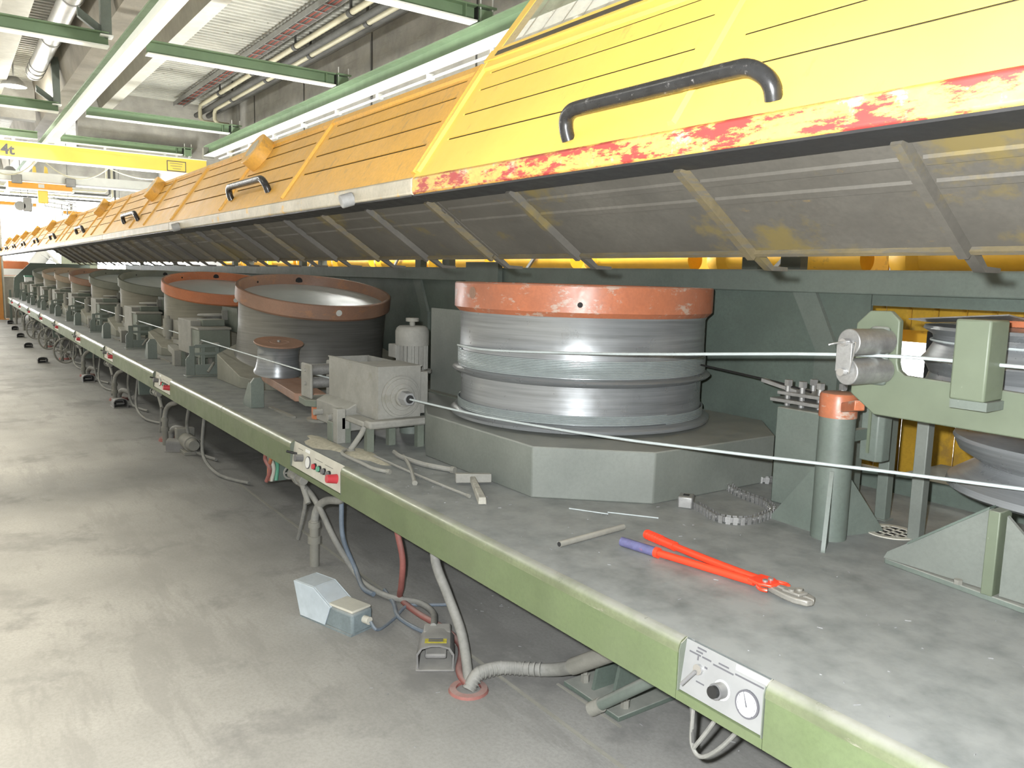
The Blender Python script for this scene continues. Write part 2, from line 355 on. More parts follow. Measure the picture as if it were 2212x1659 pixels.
# ---- yellow four tonne crane bridge
cr = thing('crane_bridge', (-26.2, 2.3, 4.5), 'yellow overhead crane bridge lettered 4t', 'crane')
ob('girder_box', B().box(-26.36, -26.1, -5, 5.3, 4.53, 4.95), 'crane_yellow', cr)
ob('lower_flange', B().box(-26.42, -26.02, -5, 5.3, 4.5, 4.53), 'white_and_bounce_lit', cr)
ob('top_rail', B().box(-26.36, -26.05, -5, 5.3, 4.95, 4.97), 'white_and_bounce_lit', cr)
ob('rating_plate_border', B().box(-26.1, -26.093, 4.15, 4.70, 4.55, 4.86), 'print_dark', cr)
rp = ob('rating_plate', B().box(-26.1, -26.088, 4.175, 4.675, 4.575, 4.835), 'crane_yellow', cr)
for k, (a, c) in enumerate(((4.23, 4.6), (4.25, 4.58), (4.31, 4.55))): ob('print_line', B().box(-26.09, -26.085, a, c, 4.775 - k*.075, 4.79 - k*.075), 'dusty_grey', rp)
text('lettering', '4t', .37, 'print_dark', Matrix.Translation((-26.09, -.05, 4.60)) @ Matrix.Rotation(PI/2, 4, 'Z') @ Matrix.Rotation(PI/2, 4, 'X'), cr, True)
for y in (.25, 2.5, 4.12, 4.45, 4.82):
    ob('cable_eye', B().cyl((-26.2, y, 5.02), (-26.14, y, 5.02), .035, n=12).box(-26.19, -26.15, y - .02, y + .02, 4.96, 5.0), 'white_paint', cr)
for i, (a, c, dz) in enumerate(((-.6, .75, .42), (1.0, 2.6, .38), (2.6, 4.6, .22))):
    pts = [(-26.3, a + (c - a)*k/8, 4.49 - dz*(1 - (2*k/8 - 1)**2)) for k in range(9)]
    tag(ob('festoon_cable', B().tube(pts, .018, 6, 3), 'pipe_cream'), ['pale cable looped under the yellow crane near its 4t lettering', 'pale cable looped under the middle of the yellow crane', 'pale cable sagging under the wall end of the yellow crane'][i], 'cable', 'crane cables')
# ---- farther white crane with its orange hoist carriage
c2 = thing('crane_bridge', (-32.6, 2.5, 4.45), 'white overhead crane girder beyond the yellow crane', 'crane')
ob('girder_box', B().box(-32.9, -32.5, -5, 7.5, 4.5, 4.8), 'white_and_bounce_lit', c2)
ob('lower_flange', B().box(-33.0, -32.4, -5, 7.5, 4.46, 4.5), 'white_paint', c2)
for y in (1.2, 1.55): ob('end_hook', B().prism([(y, 4.8), (y + .12, 4.8), (y + .1, 5.0), (y + .02, 5.05)], 'x', -32.7, -32.6), 'crane_yellow', c2)
hc = thing('hoist_carriage', (-32.2, 1.2, 4.2), 'orange hoist carriage hung from the white crane girder', 'hoist')
ob('beam', B().box(-32.35, -32.2, .45, 2.35, 4.22, 4.42), 'crane_orange', hc)
ob('under_rail', B().box(-32.4, -32.15, .45, 2.4, 4.17, 4.22), 'white_and_bounce_lit', hc)
for y in (.55, 2.15): ob('trolley', B().box(-32.4, -32.1, y, y + .3, 4.36, 4.66), 'tray_grey', hc, .02)
ob('label_plate', B().box(-32.2, -32.19, 1.32, 1.5, 4.27, 4.39), 'white_paint', hc)
ob('hoist_body', B().box(-32.4, -32.15, 1.3, 1.6, 3.75, 4.17), 'crane_yellow', hc, .03)
ob('hook_block', B().cyl((-32.3, .75, 3.62), (-32.1, .75, 3.62), .16, n=20), 'tray_grey', hc)
ob('chain_box', B().box(-32.4, -32.1, .85, 1.1, 3.45, 3.9), 'tray_grey', hc, .02)
ob('chain', B().cyl((-32.25, 1.0, 3.85), (-32.25, 1.0, 4.2), .015, n=6), 'steel', hc)
lt = thing('lattice_boom', (-33.5, 2.0, 3.9), 'white lattice boom behind the orange hoist carriage', 'boom')
for k, z in enumerate((3.75, 3.9, 4.05)): ob('chord', B().cyl((-33.4, 1.6, z), (-36.0, 2.9, z + .05), .03, n=6), 'white_and_bounce_lit', lt)
ob('hanger', B().cyl((-33.4, 1.6, 3.75), (-32.7, 1.6, 4.46), .03, n=6), 'white_and_bounce_lit', lt)
for y in (2.15, 2.32): ob('drop_rod', B().cyl((-33.6, y, 3.45), (-33.6, y, 3.85), .02, n=6), 'tray_grey', lt)
for i, (x, y0, y1, z) in enumerate(((-36.5, -.2, 1.6, 3.9), (-37.5, 2.6, 5.2, 3.75))):
    t = thing('orange_rail', (x, y0, z), ['short orange rail at the bright window left of the hoist', 'long orange rail beyond the white crane near the wall'][i], 'rail')
    ob('bar', B().box(x, x + .1, y0, y1, z, z + .12), 'crane_orange', t); ob('under_strip', B().box(x - .02, x + .12, y0, y1, z - .04, z), 'white_and_bounce_lit', t)
    for yy_ in (y0 + .2, y1 - .5): ob('hanger_rod', B().cyl((x + .05, yy_, z + .12), (x + .05, yy_, 6.99), .015, n=6), 'tray_grey', t)
    ob('end_tag', B().box(x + .1, x + .11, y1 - .3, y1 - .12, z + .02, z + .1), 'white_paint', t)
sp = thing('steel_upright', (-40, 3.2, 0), 'slim grey upright standing before the bright far window', 'post')
ob('shaft', B().box(-40.05, -39.95, 3.15, 3.25, 0, 4.3), 'tray_grey', sp); ob('base_plate', B().box(-40.15, -39.85, 3.05, 3.35, 0, .03), 'tray_grey', sp); ob('head_plate', B().box(-40.1, -39.9, 3.1, 3.3, 4.3, 4.34), 'tray_grey', sp)

# ---- hall services
for i, (y, z, r) in enumerate(((5.2, 6.62, .06), (5.55, 6.50, .06))):
    t = thing('service_pipe', (-15, y, z), ['cream service pipe under the roof beside the cable tray', 'cream service pipe under the roof nearer the right wall'][i], 'pipe', 'service pipes')
    xe = -26.3 + i*.3
    ob('run', B().tube([(6, y, z), (xe + .1, y, z), (xe, y, z - .1), (xe, y, 6.25 - i*.05), (xe, y + .1, 6.15 - i*.05), (xe, 6.05 - i*.12, 6.15 - i*.05), (xe, 6.15 - i*.12, 6.05), (xe, 6.15 - i*.12, 4.6)], r, 10, 0), 'pipe_cream', t)
    for k in range(6): ob('pipe_clamp', B().cyl((-9.2 - k*3.0, y, z), (-9.05 - k*3.0, y, z), r + .02, n=12).box(-9.15 - k*3, -9.1 - k*3, y - .02, y + .02, z, 6.99), 'pipe_dark', t)
for i, (y, z) in enumerate(((5.38, 6.52), (5.75, 6.55))):
    tag(ob('dark_pipe', B().cyl((-27.5, y, z), (6, y, z), .075, n=12), 'pipe_dark'), ['dark pipe between the two cream service pipes', 'dark pipe behind the cream pipes at the wall ledge'][i], 'pipe')
tr = thing('cable_tray', (-15, 4.85, 6.8), 'perforated steel cable tray with red cables under the roof deck', 'cable tray')
ob('side_rail', B().box(-27.6, 6, 4.72, 4.735, 6.74, 6.86), 'tray_grey', tr); ob('side_rail', B().box(-27.6, 6, 5.02, 5.035, 6.74, 6.86), 'tray_grey', tr)
for k in range(60): ob('rung', B().box(-27.4 + k*.5, -27.36 + k*.5, 4.73, 5.03, 6.75, 6.76), 'tray_grey', tr)
for k in range(4): ob('cable', B().cyl((-27.5, 4.8 + k*.055, 6.79), (6, 4.8 + k*.055, 6.79), .022, n=6), 'cable_red' if k % 2 else 'pipe_dark', tr)
dk = thing('spiral_duct', (-20, .72, 6.55), 'round spiral air duct beside the brown concrete girder', 'duct')
ob('pipe', B().cyl((-24.5, .68, 6.5), (2, .68, 6.5), .19, n=24), 'duct_metal', dk)
for x in (-24.4, -23.9, -23.4, -20.6, -19.4, -17.2, -15.0): ob('band', B().cyl((x, .68, 6.5), (x + .06, .68, 6.5), .205, n=24), 'tray_grey', dk)
for i, (x, y) in enumerate(((-25.6, .29), (-49.0 + 9, 1.0))):
    t = thing('high_bay_lamp', (x, y, 6.3), ['glowing round high bay lamp near the spiral duct end', 'glowing round high bay lamp far below the pipe rack'][i], 'lamp')
    z = 6.3 if i == 0 else 5.45
    ob('shade', B().lathe([(.06, .25), (.12, .24), (.30, .05), (.31, .0), (.29, .0), (.11, .2)], 24, c=(x, y, z)), 'tray_grey', t)
    ob('bulb', B().lathe([(0, -.01), (.29, .0), (.2, .03), (0, .05)], 24, c=(x, y, z)), 'lamp_glow', t)
    ob('stem', B().cyl((x, y, z + .24), (x, y, 7.0), .02, n=8), 'tray_grey', t)
lampA.location = (-25.6, .29, 6.22); lampB.location = (-40, 1.0, 5.38)
for i in range(4):
    z = 5.35 - i*.16; y = 5.3 + i*.12
    tag(ob('wall_pipe', B().tube([(-45, -5 + .01, z), (-45, y, z), (-45, y + .1, z + .1), (-45, y + .1, 6.6)], .05, 8, 0), 'pipe_cream' if i % 2 == 0 else 'pipe_dark'), f'{["cream", "dark", "cream", "dark"][i]} pipe bending upward on the far wall, {["uppermost", "second", "third", "lowest"][i]} of four', 'pipe', 'far wall pipes')
cn = thing('conduit', (-16.5, 6.25, 5), 'thin grey conduit dropping down the concrete wall', 'conduit')
ob('tube', B().cyl((-16.5, 6.27, 4.2), (-16.5, 6.27, 6.6), .02, n=8), 'tray_grey', cn); ob('clip', B().box(-16.55, -16.45, 6.24, 6.29, 5.4, 5.43), 'tray_grey', cn)

# ================================================================== THE MACHINE BED
PAN = [(-1.34, -1.07), (-4.2, -3.51), (-7.73, -7.06), (-10.5, -9.85), (-13.1, -12.45), (-15.7, -15.05), (-18.3, -17.65), (-20.9, -20.25), (-23.5, -22.85), (-26.1, -25.45)]
XE0, XE1 = -27.6, 1.2
bed = thing('machine_bed', (-13, 1.0, 0), 'long green and grey bed of the wire drawing machine with light green apron', 'machine')
cuts = [XE0, -25.0, -22.2, -19.5, -16.6, -13.9, -11.1, -8.23, -5.54, XE1]
for a, c in zip(cuts, cuts[1:]):
    ob('table_plate', B().box(a + .003, c - .003, .03, 2.02, .655, .69), 'table_top', bed)
    q = [(.03 - .03*math.cos(t), .662 + .028*math.sin(t)) for t in [PI/2*k/6 for k in range(7)]]
    xs_ = [a + .003] + sorted(v for p in PAN if a < p[0] < c for v in p) + [c - .003]
    for u_, v_ in zip(xs_[::2], xs_[1::2]): ob('rolled_edge', B().prism(q + [(.03, .652), (.0, .652)], 'x', u_, v_), 'edge_worn', bed)
edges = sorted([x for p in PAN for x in p] + cuts)
pan_iv = [p for p in PAN]
for a, c in zip(edges, edges[1:]):
    mid = (a + c)/2
    if any(p[0] < mid < p[1] for p in pan_iv): ob('apron_strip', B().box(a, c, 0, .012, .525, .55), 'apron_green', bed)
    elif c - a > .01: ob('apron_plate', B().box(a + .002, c - .002, 0, .012, .525, .652), 'apron_green', bed)
ob('under_channel', B().box(XE0, XE1, .012, .09, .525, .54), 'frame_green', bed)
ob('rear_shelf', B().box(-2.06, XE1, 2.02, 2.77, .655, .688), 'table_top', bed)
ob('inner_wall', B().box(XE0, XE1, .95, 1.0, 0, .655), 'frame_green', bed)
for x in (-.6, -4.9, -9.0, -13, -17, -21, -25): ob('cross_member', B().box(x, x + .05, .1, .95, .30, .655), 'frame_green', bed)
ob('plinth', B().box(XE0, XE1, .8, .95, 0, .09), 'frame_green', bed)
# end guard at the far end
eg = thing('end_guard', (-27.8, 1.0, 0), 'dark green slanted guard plate at the far end of the machine', 'guard')
ob('plate', B().prism([(.16, .55), (.16, .72), (.20, 1.25), (.62, 1.70), (2.2, 1.70), (2.2, .55)], 'x', -27.82, -27.78), 'frame_green', eg)
ob('leg', B().box(-27.83, -27.77, .05, .11, 0, .9), 'frame_green', eg)

# rear frame
rf = thing('rear_gantry', (-13, 2.0, 0), 'dark green rear frame with top rail behind the drums', 'frame')
ob('top_rail', B().box(-20.2, XE1, 1.92, 2.02, 1.575, 1.685), 'frame_green_mid', rf, .008)
for a, c in zip([-27.7, -24.5, -21.8, -19, -16.2, -13.4, -10.6, -7.9, -5.2], [-24.5, -21.8, -19, -16.2, -13.4, -10.6, -7.9, -5.2, -2.06]):
    ob('rear_panel', B().box(a + .004, c - .004, 1.98, 2.0, .69, 1.575), 'frame_green', rf)
ob('rear_panel', B().box(-2.06, XE1, 1.98, 2.0, 1.525, 1.575), 'frame_green', rf)
ob('rear_sill', B().box(-2.06, XE1, 1.95, 2.0, .69, .78), 'frame_green', rf)
for x in (-2.73, -6.33, -9.2, -11.9, -15.6, -18.6): ob('upright', B().box(x - .05, x + .05, 1.94, 2.0, 1.685, 1.86), 'frame_green_mid', rf)
for x in (-2.57, -6.05, -8.9, -11.6): ob('hinge_post', B().box(x - .06, x + .06, 2.06, 2.12, 1.6, 1.83), 'block_green', rf)
for x in (-2.32, -6.3, -9.0, -11.8, -14.5):
    ob('brace', B().hexa([(x - .15, 1.955, 1.575), (x - .02, 1.955, 1.575), (x + .12, 1.955, 1.30), (x + .0, 1.955, 1.30)], [(x - .15, 1.98, 1.575), (x - .02, 1.98, 1.575), (x + .12, 1.98, 1.30), (x + .0, 1.98, 1.30)]), 'frame_green_mid', rf)
    ob('stanchion', B().box(x + .0, x + .13, 1.955, 1.98, .69, 1.30), 'frame_green_mid', rf)
ob('hinge_bracket', B().box(-5.4, -4.95, 1.86, 1.9, 1.45, 1.725), 'frame_green_mid', rf)

# rear yellow guard seen through the opening and the slot above the rail
yg = thing('rear_guard', (-1.5, 2.8, 0), 'yellow panelled guard behind the machine seen through the right opening', 'guard')
for k in range(11):
    x = -2.6 + k*.145
    for z0, z1 in ((1.385, 1.62), (.35, .93)):
        ob('guard_panel', B().prism([(x + .0005, 2.8), (x + .016, 2.78), (x + .129, 2.78), (x + .1445, 2.8)], 'z', z0, z1), 'guard_yellow_shaded', yg)
ob('guard_rail', B().box(-2.6, -1.0, 2.76, 2.8, .93, .95), 'black', yg)
for x in (-2.22, -1.62): ob('guard_post', B().box(x, x + .035, 2.81, 2.85, 0, 1.6), 'black', yg)

nb = thing('rear_duct', (-8, 4.5, 0), 'yellow tubular duct and panels in the bay behind the machine', 'duct')
for k in range(12):
    x0 = -21.0 + k*1.75
    ob('tube', B().cyl((x0 + .35, 4.35, 1.83), (x0 + 1.72, 4.35, 1.83), .10, n=24), 'rear_yellow', nb)
    o_ = ob('collar', B().lathe([(.10, 0), (.16, .10), (.16, .16), (.10, .22)], 20), 'rear_yellow', nb)
    o_.matrix_parent_inverse = nb.matrix_basis.inverted() @ Matrix.Translation((x0 + .2, 4.35, 1.83)) @ Matrix.Rotation(PI/2, 4, 'Y')
    ob('back_panel', B().box(x0 + .01, x0 + 1.74, 4.62, 4.64, 1.2, 2.25), 'rear_yellow', nb)
    ob('leg', B().box(x0 + .1, x0 + .16, 4.5, 4.56, 0, 1.75), 'rear_yellow', nb)
    if k % 2: ob('stay', B().hexa([(x0 + .9, 4.2, 1.70), (x0 + .95, 4.2, 1.70), (x0 + 1.25, 4.2, 1.98), (x0 + 1.2, 4.2, 1.98)], [(x0 + .9, 4.23, 1.70), (x0 + .95, 4.23, 1.70), (x0 + 1.25, 4.23, 1.98), (x0 + 1.2, 4.23, 1.98)]), 'tray_grey', nb)

# ================================================================== DRUMS
def octo(x0, x1, y0, y1, cfl, cfr, cbl=.3, cbr=.3):
    return [(x0 + cfl[0], y0), (x1 - cfr[0], y0), (x1, y0 + cfr[1]), (x1, y1 - cbr), (x1 - cbr, y1), (x0 + cbl, y1), (x0, y1 - cbl), (x0, y0 + cfl[1])]
d1 = thing('wire_drum', (-3.17, 1.18, .69), 'large steel capstan drum with orange rim and two bands of wound wire, nearest', 'drum', 'capstan drums')
ob('base_block', B().prism(octo(-4.3, -2.277, .469, 1.93, (.78, .40), (.338, .38)), 'z', .69, .91), 'block_green', d1, .006)
def rims(b, prof, c, n=96): return b.lathe(prof, n, c=c)
c1 = (-3.17, 1.18, 0)
ob('drum_body', B().lathe([(0, .91), (.60, .91), (.665, .925), (.668, .94), (.655, .952), (.625, .958), (.617, 1.03), (.617, 1.128), (.632, 1.135), (.652, 1.142), (.662, 1.152), (.652, 1.162), (.632, 1.168), (.628, 1.20), (.624, 1.30), (.624, 1.425), (.632, 1.44), (.632, 1.45), (.60, 1.452), (.60, 1.44), (0, 1.42)], 128, c=c1), 'steel_drum', d1)
r1 = ob('drum_rim', B().lathe([(.632, 1.44), (.655, 1.462), (.655, 1.576), (.650, 1.582), (.615, 1.582), (.612, 1.575), (.612, 1.44), (.632, 1.44)], 128, c=c1), 'rim_orange', d1)
def on_rim(a, z, r, rad, t=.004):
    return B().cyl((c1[0] + (rad - .01)*math.cos(a), c1[1] + (rad - .01)*math.sin(a), z), (c1[0] + (rad + t)*math.cos(a), c1[1] + (rad + t)*math.sin(a), z), r, n=20)
ob('lifting_hole', on_rim(math.radians(-92), 1.533, .028, .655, .002), 'rim_brown', r1)
ob('lifting_hole', on_rim(math.radians(-41), 1.497, .012, .655, .002), 'hole_dark', r1)
def helix(cx_, cy_, r, z0, z1, turns, rw_, a0=0, k=72):
    n = int(turns*k); return [(cx_ + r*math.cos(a0 + 2*PI*i/k), cy_ + r*math.sin(a0 + 2*PI*i/k), z0 + (z1 - z0)*i/n) for i in range(n + 1)]
ob('wire_winding', B().tube(helix(-3.17, 1.18, .632, 1.172, 1.252, 11, .004, math.radians(-110)), .0038, 6, 0), 'wire_coil', d1)
ob('wire_winding', B().tube(helix(-3.17, 1.18, .629, .957, 1.000, 6, .004), .0038, 6, 0), 'wire_coil', d1)
gp = thing('guard_plate', (-4.0, .9, .88), 'upright green guard plate at the left edge of the nearest drum', 'guard')
ob('plate', B().box(-4.27, -3.84, .915, .921, .91, 1.415), 'block_green', gp); ob('foot_flange', B().box(-4.27, -3.84, .865, .92, .91, .916), 'dusty_green', gp)

TILT = .19
def drum(xc, rimmat, bodymat, label, holes=True, dishdust=True, n=96):
    yc, zc = 1.13, 1.47
    t = thing('wire_drum', (xc, yc, .69), label, 'drum', 'capstan drums')
    ol = octo(xc - .88, xc + .74, .36, 1.93, (.62, .52), (.36, .30))
    top = [(x, y, max(.70, .855 - (x - xc)*math.tan(TILT))) for x, y in ol]
    ob('base_block', B().hexa([(x, y, .69) for x, y in ol], top), 'block_dusty', t, .006)
    M = Matrix.Translation((xc, yc, zc)) @ Matrix.Rotation(TILT, 4, 'Y')
    def L(prof, mt, name, par=t):
        b = B(); b.m = M; b.lathe(prof, n); return ob(name, b, mt, par)
    L([(.60, -.66), (.665, -.655), (.665, -.63), (.64, -.60), (.628, -.55), (.620, -.36), (.624, -.15), (.634, -.13), (.60, -.128)], bodymat, 'drum_body')
    L([(.612, -.088), (.4, -.082), (.15, -.072), (0, -.07)], 'drum_dish', 'dish')
    r = L([(.634, -.13), (.655, -.112), (.655, -.006), (.650, 0), (.630, 0), (.627, -.006), (.614, -.092), (.60, -.10), (.60, -.14)], rimmat, 'drum_rim')
    if holes:
        for a, rr, mt, inner in ((math.radians(-4), .025, 'hole_pale', 0), (math.radians(172), .032, 'hole_dark', 1), (math.radians(212), .010, 'hole_dark', 1)):
            b = B(); b.m = M; ra, rb = (.645, .657) if not inner else (.635, .617)
            b.cyl((ra*math.cos(a), ra*math.sin(a), -.055), (rb*math.cos(a), rb*math.sin(a), -.055), rr, n=18); ob('lifting_hole', b, mt, r)
    return t
DX = [-6.7, -9.5, -12.25, -14.95, -17.55, -20.05, -22.7, -25.2]
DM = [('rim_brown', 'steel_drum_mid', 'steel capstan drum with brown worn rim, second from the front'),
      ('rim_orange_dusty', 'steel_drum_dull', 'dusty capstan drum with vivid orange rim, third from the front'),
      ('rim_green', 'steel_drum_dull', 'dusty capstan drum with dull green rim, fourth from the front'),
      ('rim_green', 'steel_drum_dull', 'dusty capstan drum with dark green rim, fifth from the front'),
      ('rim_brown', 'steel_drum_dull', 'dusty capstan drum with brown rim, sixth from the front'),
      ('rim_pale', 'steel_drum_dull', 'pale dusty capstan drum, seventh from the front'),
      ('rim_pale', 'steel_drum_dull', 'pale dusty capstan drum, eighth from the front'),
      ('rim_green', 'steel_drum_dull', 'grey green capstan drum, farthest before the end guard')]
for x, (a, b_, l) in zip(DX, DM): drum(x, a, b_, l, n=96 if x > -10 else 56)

# small take-off capstan in front of the second drum
cp = thing('guide_capstan', (-5.87, .52, .69), 'small flanged steel capstan with brown top on an orange arm', 'capstan')
M = Matrix.Translation((-5.87, .52, 1.085)) @ Matrix.Rotation(.16, 4, 'Y')
b = B(); b.m = M; b.lathe([(0, -.24), (.150, -.24), (.172, -.235), (.172, -.222), (.160, -.20), (.148, -.12), (.150, -.045), (.162, -.02), (.178, -.006)], 56); ob('capstan_body', b, 'steel_drum', cp)
b = B(); b.m = M; b.lathe([(.178, -.006), (.181, 0), (.178, .005), (.075, .005), (.072, .002), (.065, .002), (.062, .005), (0, .005)], 56); tp = ob('top_flange', b, 'rim_brown', cp)
b = B(); b.m = M; b.cyl((0, 0, .003), (0, 0, .018), .012, n=6); ob('hub_bolt', b, 'steel', tp)
ob('arm', B().hexa([(-6.1, .46, .775), (-5.05, .34, .765), (-4.95, .52, .765), (-6.05, .68, .775)], [(-6.1, .46, .83), (-5.05, .34, .82), (-4.95, .52, .82), (-6.05, .68, .83)]), 'rim_brown', cp, .004)
ob('pivot', B().cyl((-4.72, .40, .69), (-4.72, .40, .79), .07, n=24), 'rim_orange_dusty', cp)
ob('pivot_foot', B().cyl((-4.72, .40, .69), (-4.72, .40, .705), .10, n=24), 'dusty_grey', cp)

def stop_post(x, y, label):
    t = thing('stop_post', (x, y, .69), label, 'post', 'green stop posts')
    ob('plate', B().prism([(y - .045, .69), (y + .045, .69), (y + .045, .86), (y + .025, .895), (y - .02, .895), (y - .045, .86)], 'x', x - .012, x + .012), 'frame_green_mid', t, .003)
    ob('side_web', B().prism([(x - .16, .69), (x - .012, .69), (x - .012, .86), (x - .04, .86), (x - .16, .72)], 'y', y - .045, y - .033), 'frame_green_mid', t)
    ob('floor_bar', B().box(x + .05, x + .5, y + .06, y + .085, .69, .702), 'dusty_grey', t)
    return t
stop_post(-5.36, .19, 'short green stop post in front of the guide capstan')
p0 = stop_post(-8.80, .21, 'short green stop post beside the second die box')

# ================================================================== DIE STATIONS
def rollerpair(t, x, y, z, mt='dusty_box'):
    ob('yoke', B().box(x - .08, x + .08, y - .02, y, z - .13, z + .08), mt, t, .012)
    ob('yoke', B().box(x - .08, x + .10, y + .14, y + .18, z - .13, z + .09), mt, t, .012)
    for dz in (.04, -.04): ob('roller', B().cyl((x, y, z + dz), (x, y + .14, z + dz), .034, n=20), 'steel', t)
    for dz in (.04, -.04): ob('roller_bolt', B().cyl((x, y - .03, z + dz), (x, y - .02, z + dz), .012, n=8), mt, t)
    ob('foot', B().prism([(x - .09, y - .03), (x + .07, y - .05), (x + .13, y - .01), (x + .13, y + .18), (x - .09, y + .18)], 'z', z - .17, z - .13), 'dusty_green', t, .004)
# station one: open lubricant box with round die holder and motor
s1 = thing('die_box', (-4.05, .45, .69), 'open dusty die box with round flanged nozzle in front of the nearest drum', 'die box', 'die boxes')
bx0, bx1, by0, by1, bz0, bz1 = -4.40, -3.75, .31, .56, .86, 1.125
ob('wall', B().box(bx0, bx1, by0, by0 + .012, bz0, bz1), 'dusty_box', s1); ob('wall', B().box(bx0, bx1, by1 - .012, by1, bz0, bz1), 'dusty_box', s1)
ob('wall', B().box(bx0, bx0 + .012, by0 + .012, by1 - .012, bz0, bz1), 'dusty_box', s1); ob('wall', B().box(bx1 - .012, bx1, by0 + .012, by1 - .012, bz0, bz1), 'dusty_box', s1)
ob('bottom', B().box(bx0, bx1, by0, by1, bz0 - .01, bz0), 'dusty_box', s1)
ob('divider', B().box(-4.03, -4.018, by0 + .012, by1 - .012, bz0, bz1 - .002), 'dusty_box', s1)
ob('cover', B().box(-4.02, bx1 + .004, by0 - .004, by1 + .004, bz1, bz1 + .006), 'dusty_box', s1)
ob('flange_lip', B().box(bx0 - .004, -4.02, by0 - .004, by0 + .014, bz1, bz1 + .006), 'dusty_box', s1)
for r_, t_, mt in ((.112, .012, 'dusty_box'), (.098, .022, 'dusty_box'), (.07, .030, 'dusty_box'), (.048, .05, 'dusty_box')):
    ob('die_flange', B().cyl((bx1, .44, .968), (bx1 + t_, .44, .968), r_, n=40), mt, s1, .002)
nz = ob('nozzle_nut', B().cyl((bx1 + .045, .44, .968), (bx1 + .105, .44, .968), .042, .036, n=6), 'panel_white', s1, .002)
ob('nozzle_bore', B().cyl((bx1 + .10, .44, .968), (bx1 + .1065, .44, .968), .022, n=20), 'hole_dark', nz)
ob('junction_box', B().box(-3.86, -3.79, by1, by1 + .07, .86, 1.09), 'dusty_box', s1, .006)
ob('lower_housing', B().prism([(.25, .75), (.25, .87), (.31, .90), (.56, .90), (.56, .75)], 'x', -4.45, -4.02), 'dusty_box', s1, .006)
for x in (-4.36, -4.16): ob('adjusting_screw', B().cyl((x, .20, .81), (x, .26, .81), .018, n=12), 'dusty_box', s1)
ob('u_plate', B().box(-3.77, -3.69, .235, .60, .815, .855), 'dusty_box', s1, .012)
ob('u_plate_arm', B().box(-4.0, -3.77, .235, .32, .815, .845), 'dusty_box', s1, .008)
for x, y in ((-3.75, .26), (-3.86, .44), (-3.75, .555), (-4.02, .25)): ob('leg', B().box(x - .018, x + .018, y - .02, y + .02, .69, .815), 'dusty_green', s1)
ob('front_post', B().box(-4.06, -4.0, .19, .24, .69, .88), 'dusty_box', s1, .004); ob('front_post', B().box(-4.13, -4.06, .185, .2, .69, .80), 'dusty_green', s1, .004)
ob('clevis', B().box(-4.16, -4.0, .22, .26, .77, .83), 'dusty_box', s1)
rollerpair(s1, -4.62, .27, .985)
mo = thing('electric_motor', (-4.14, .72, 1.06), 'dusty upright electric motor with cooling fins behind the open die box', 'motor')
mx, my = -4.13, .71
mb = ob('body', B().cyl((mx, my, 1.06), (mx, my, 1.215), .080, n=32), 'dusty_box', mo)
for k in range(22):
    a = PI*2*k/22; b = B(); b.m = Matrix.Translation((mx, my, 0)) @ Matrix.Rotation(a, 4, 'Z'); b.box(.076, .093, -.003, .003, 1.068, 1.212); ob('fin', b, 'dusty_box', mb)
ob('fan_cover', B().lathe([(.097, 1.205), (.098, 1.285), (.090, 1.305), (.075, 1.316), (0, 1.316)], 32, c=(mx, my, 0)), 'dusty_box', mo)
ob('hand_knob', B().lathe([(.016, 1.316), (.016, 1.34), (.038, 1.342), (.038, 1.362), (0, 1.364)], 20, c=(mx, my, 0)), 'dusty_grey', mo)
ob('terminal_box', B().box(mx - .19, mx - .09, my - .06, my + .05, 1.12, 1.20), 'dusty_box', mo, .006)
ob('base_flange', B().cyl((mx, my, 1.045), (mx, my, 1.062), .115, n=32), 'dusty_box', mo); ob('gear_column', B().cyl((mx, my, .69), (mx, my, 1.045), .07, n=20), 'frame_green_mid', mo)
ob('pulley_hub', B().lathe([(0, .98), (.12, .98), (.13, 1.0), (.13, 1.045), (0, 1.06)], 28, c=(-4.42, .80, .0)), 'rim_brown', mo)

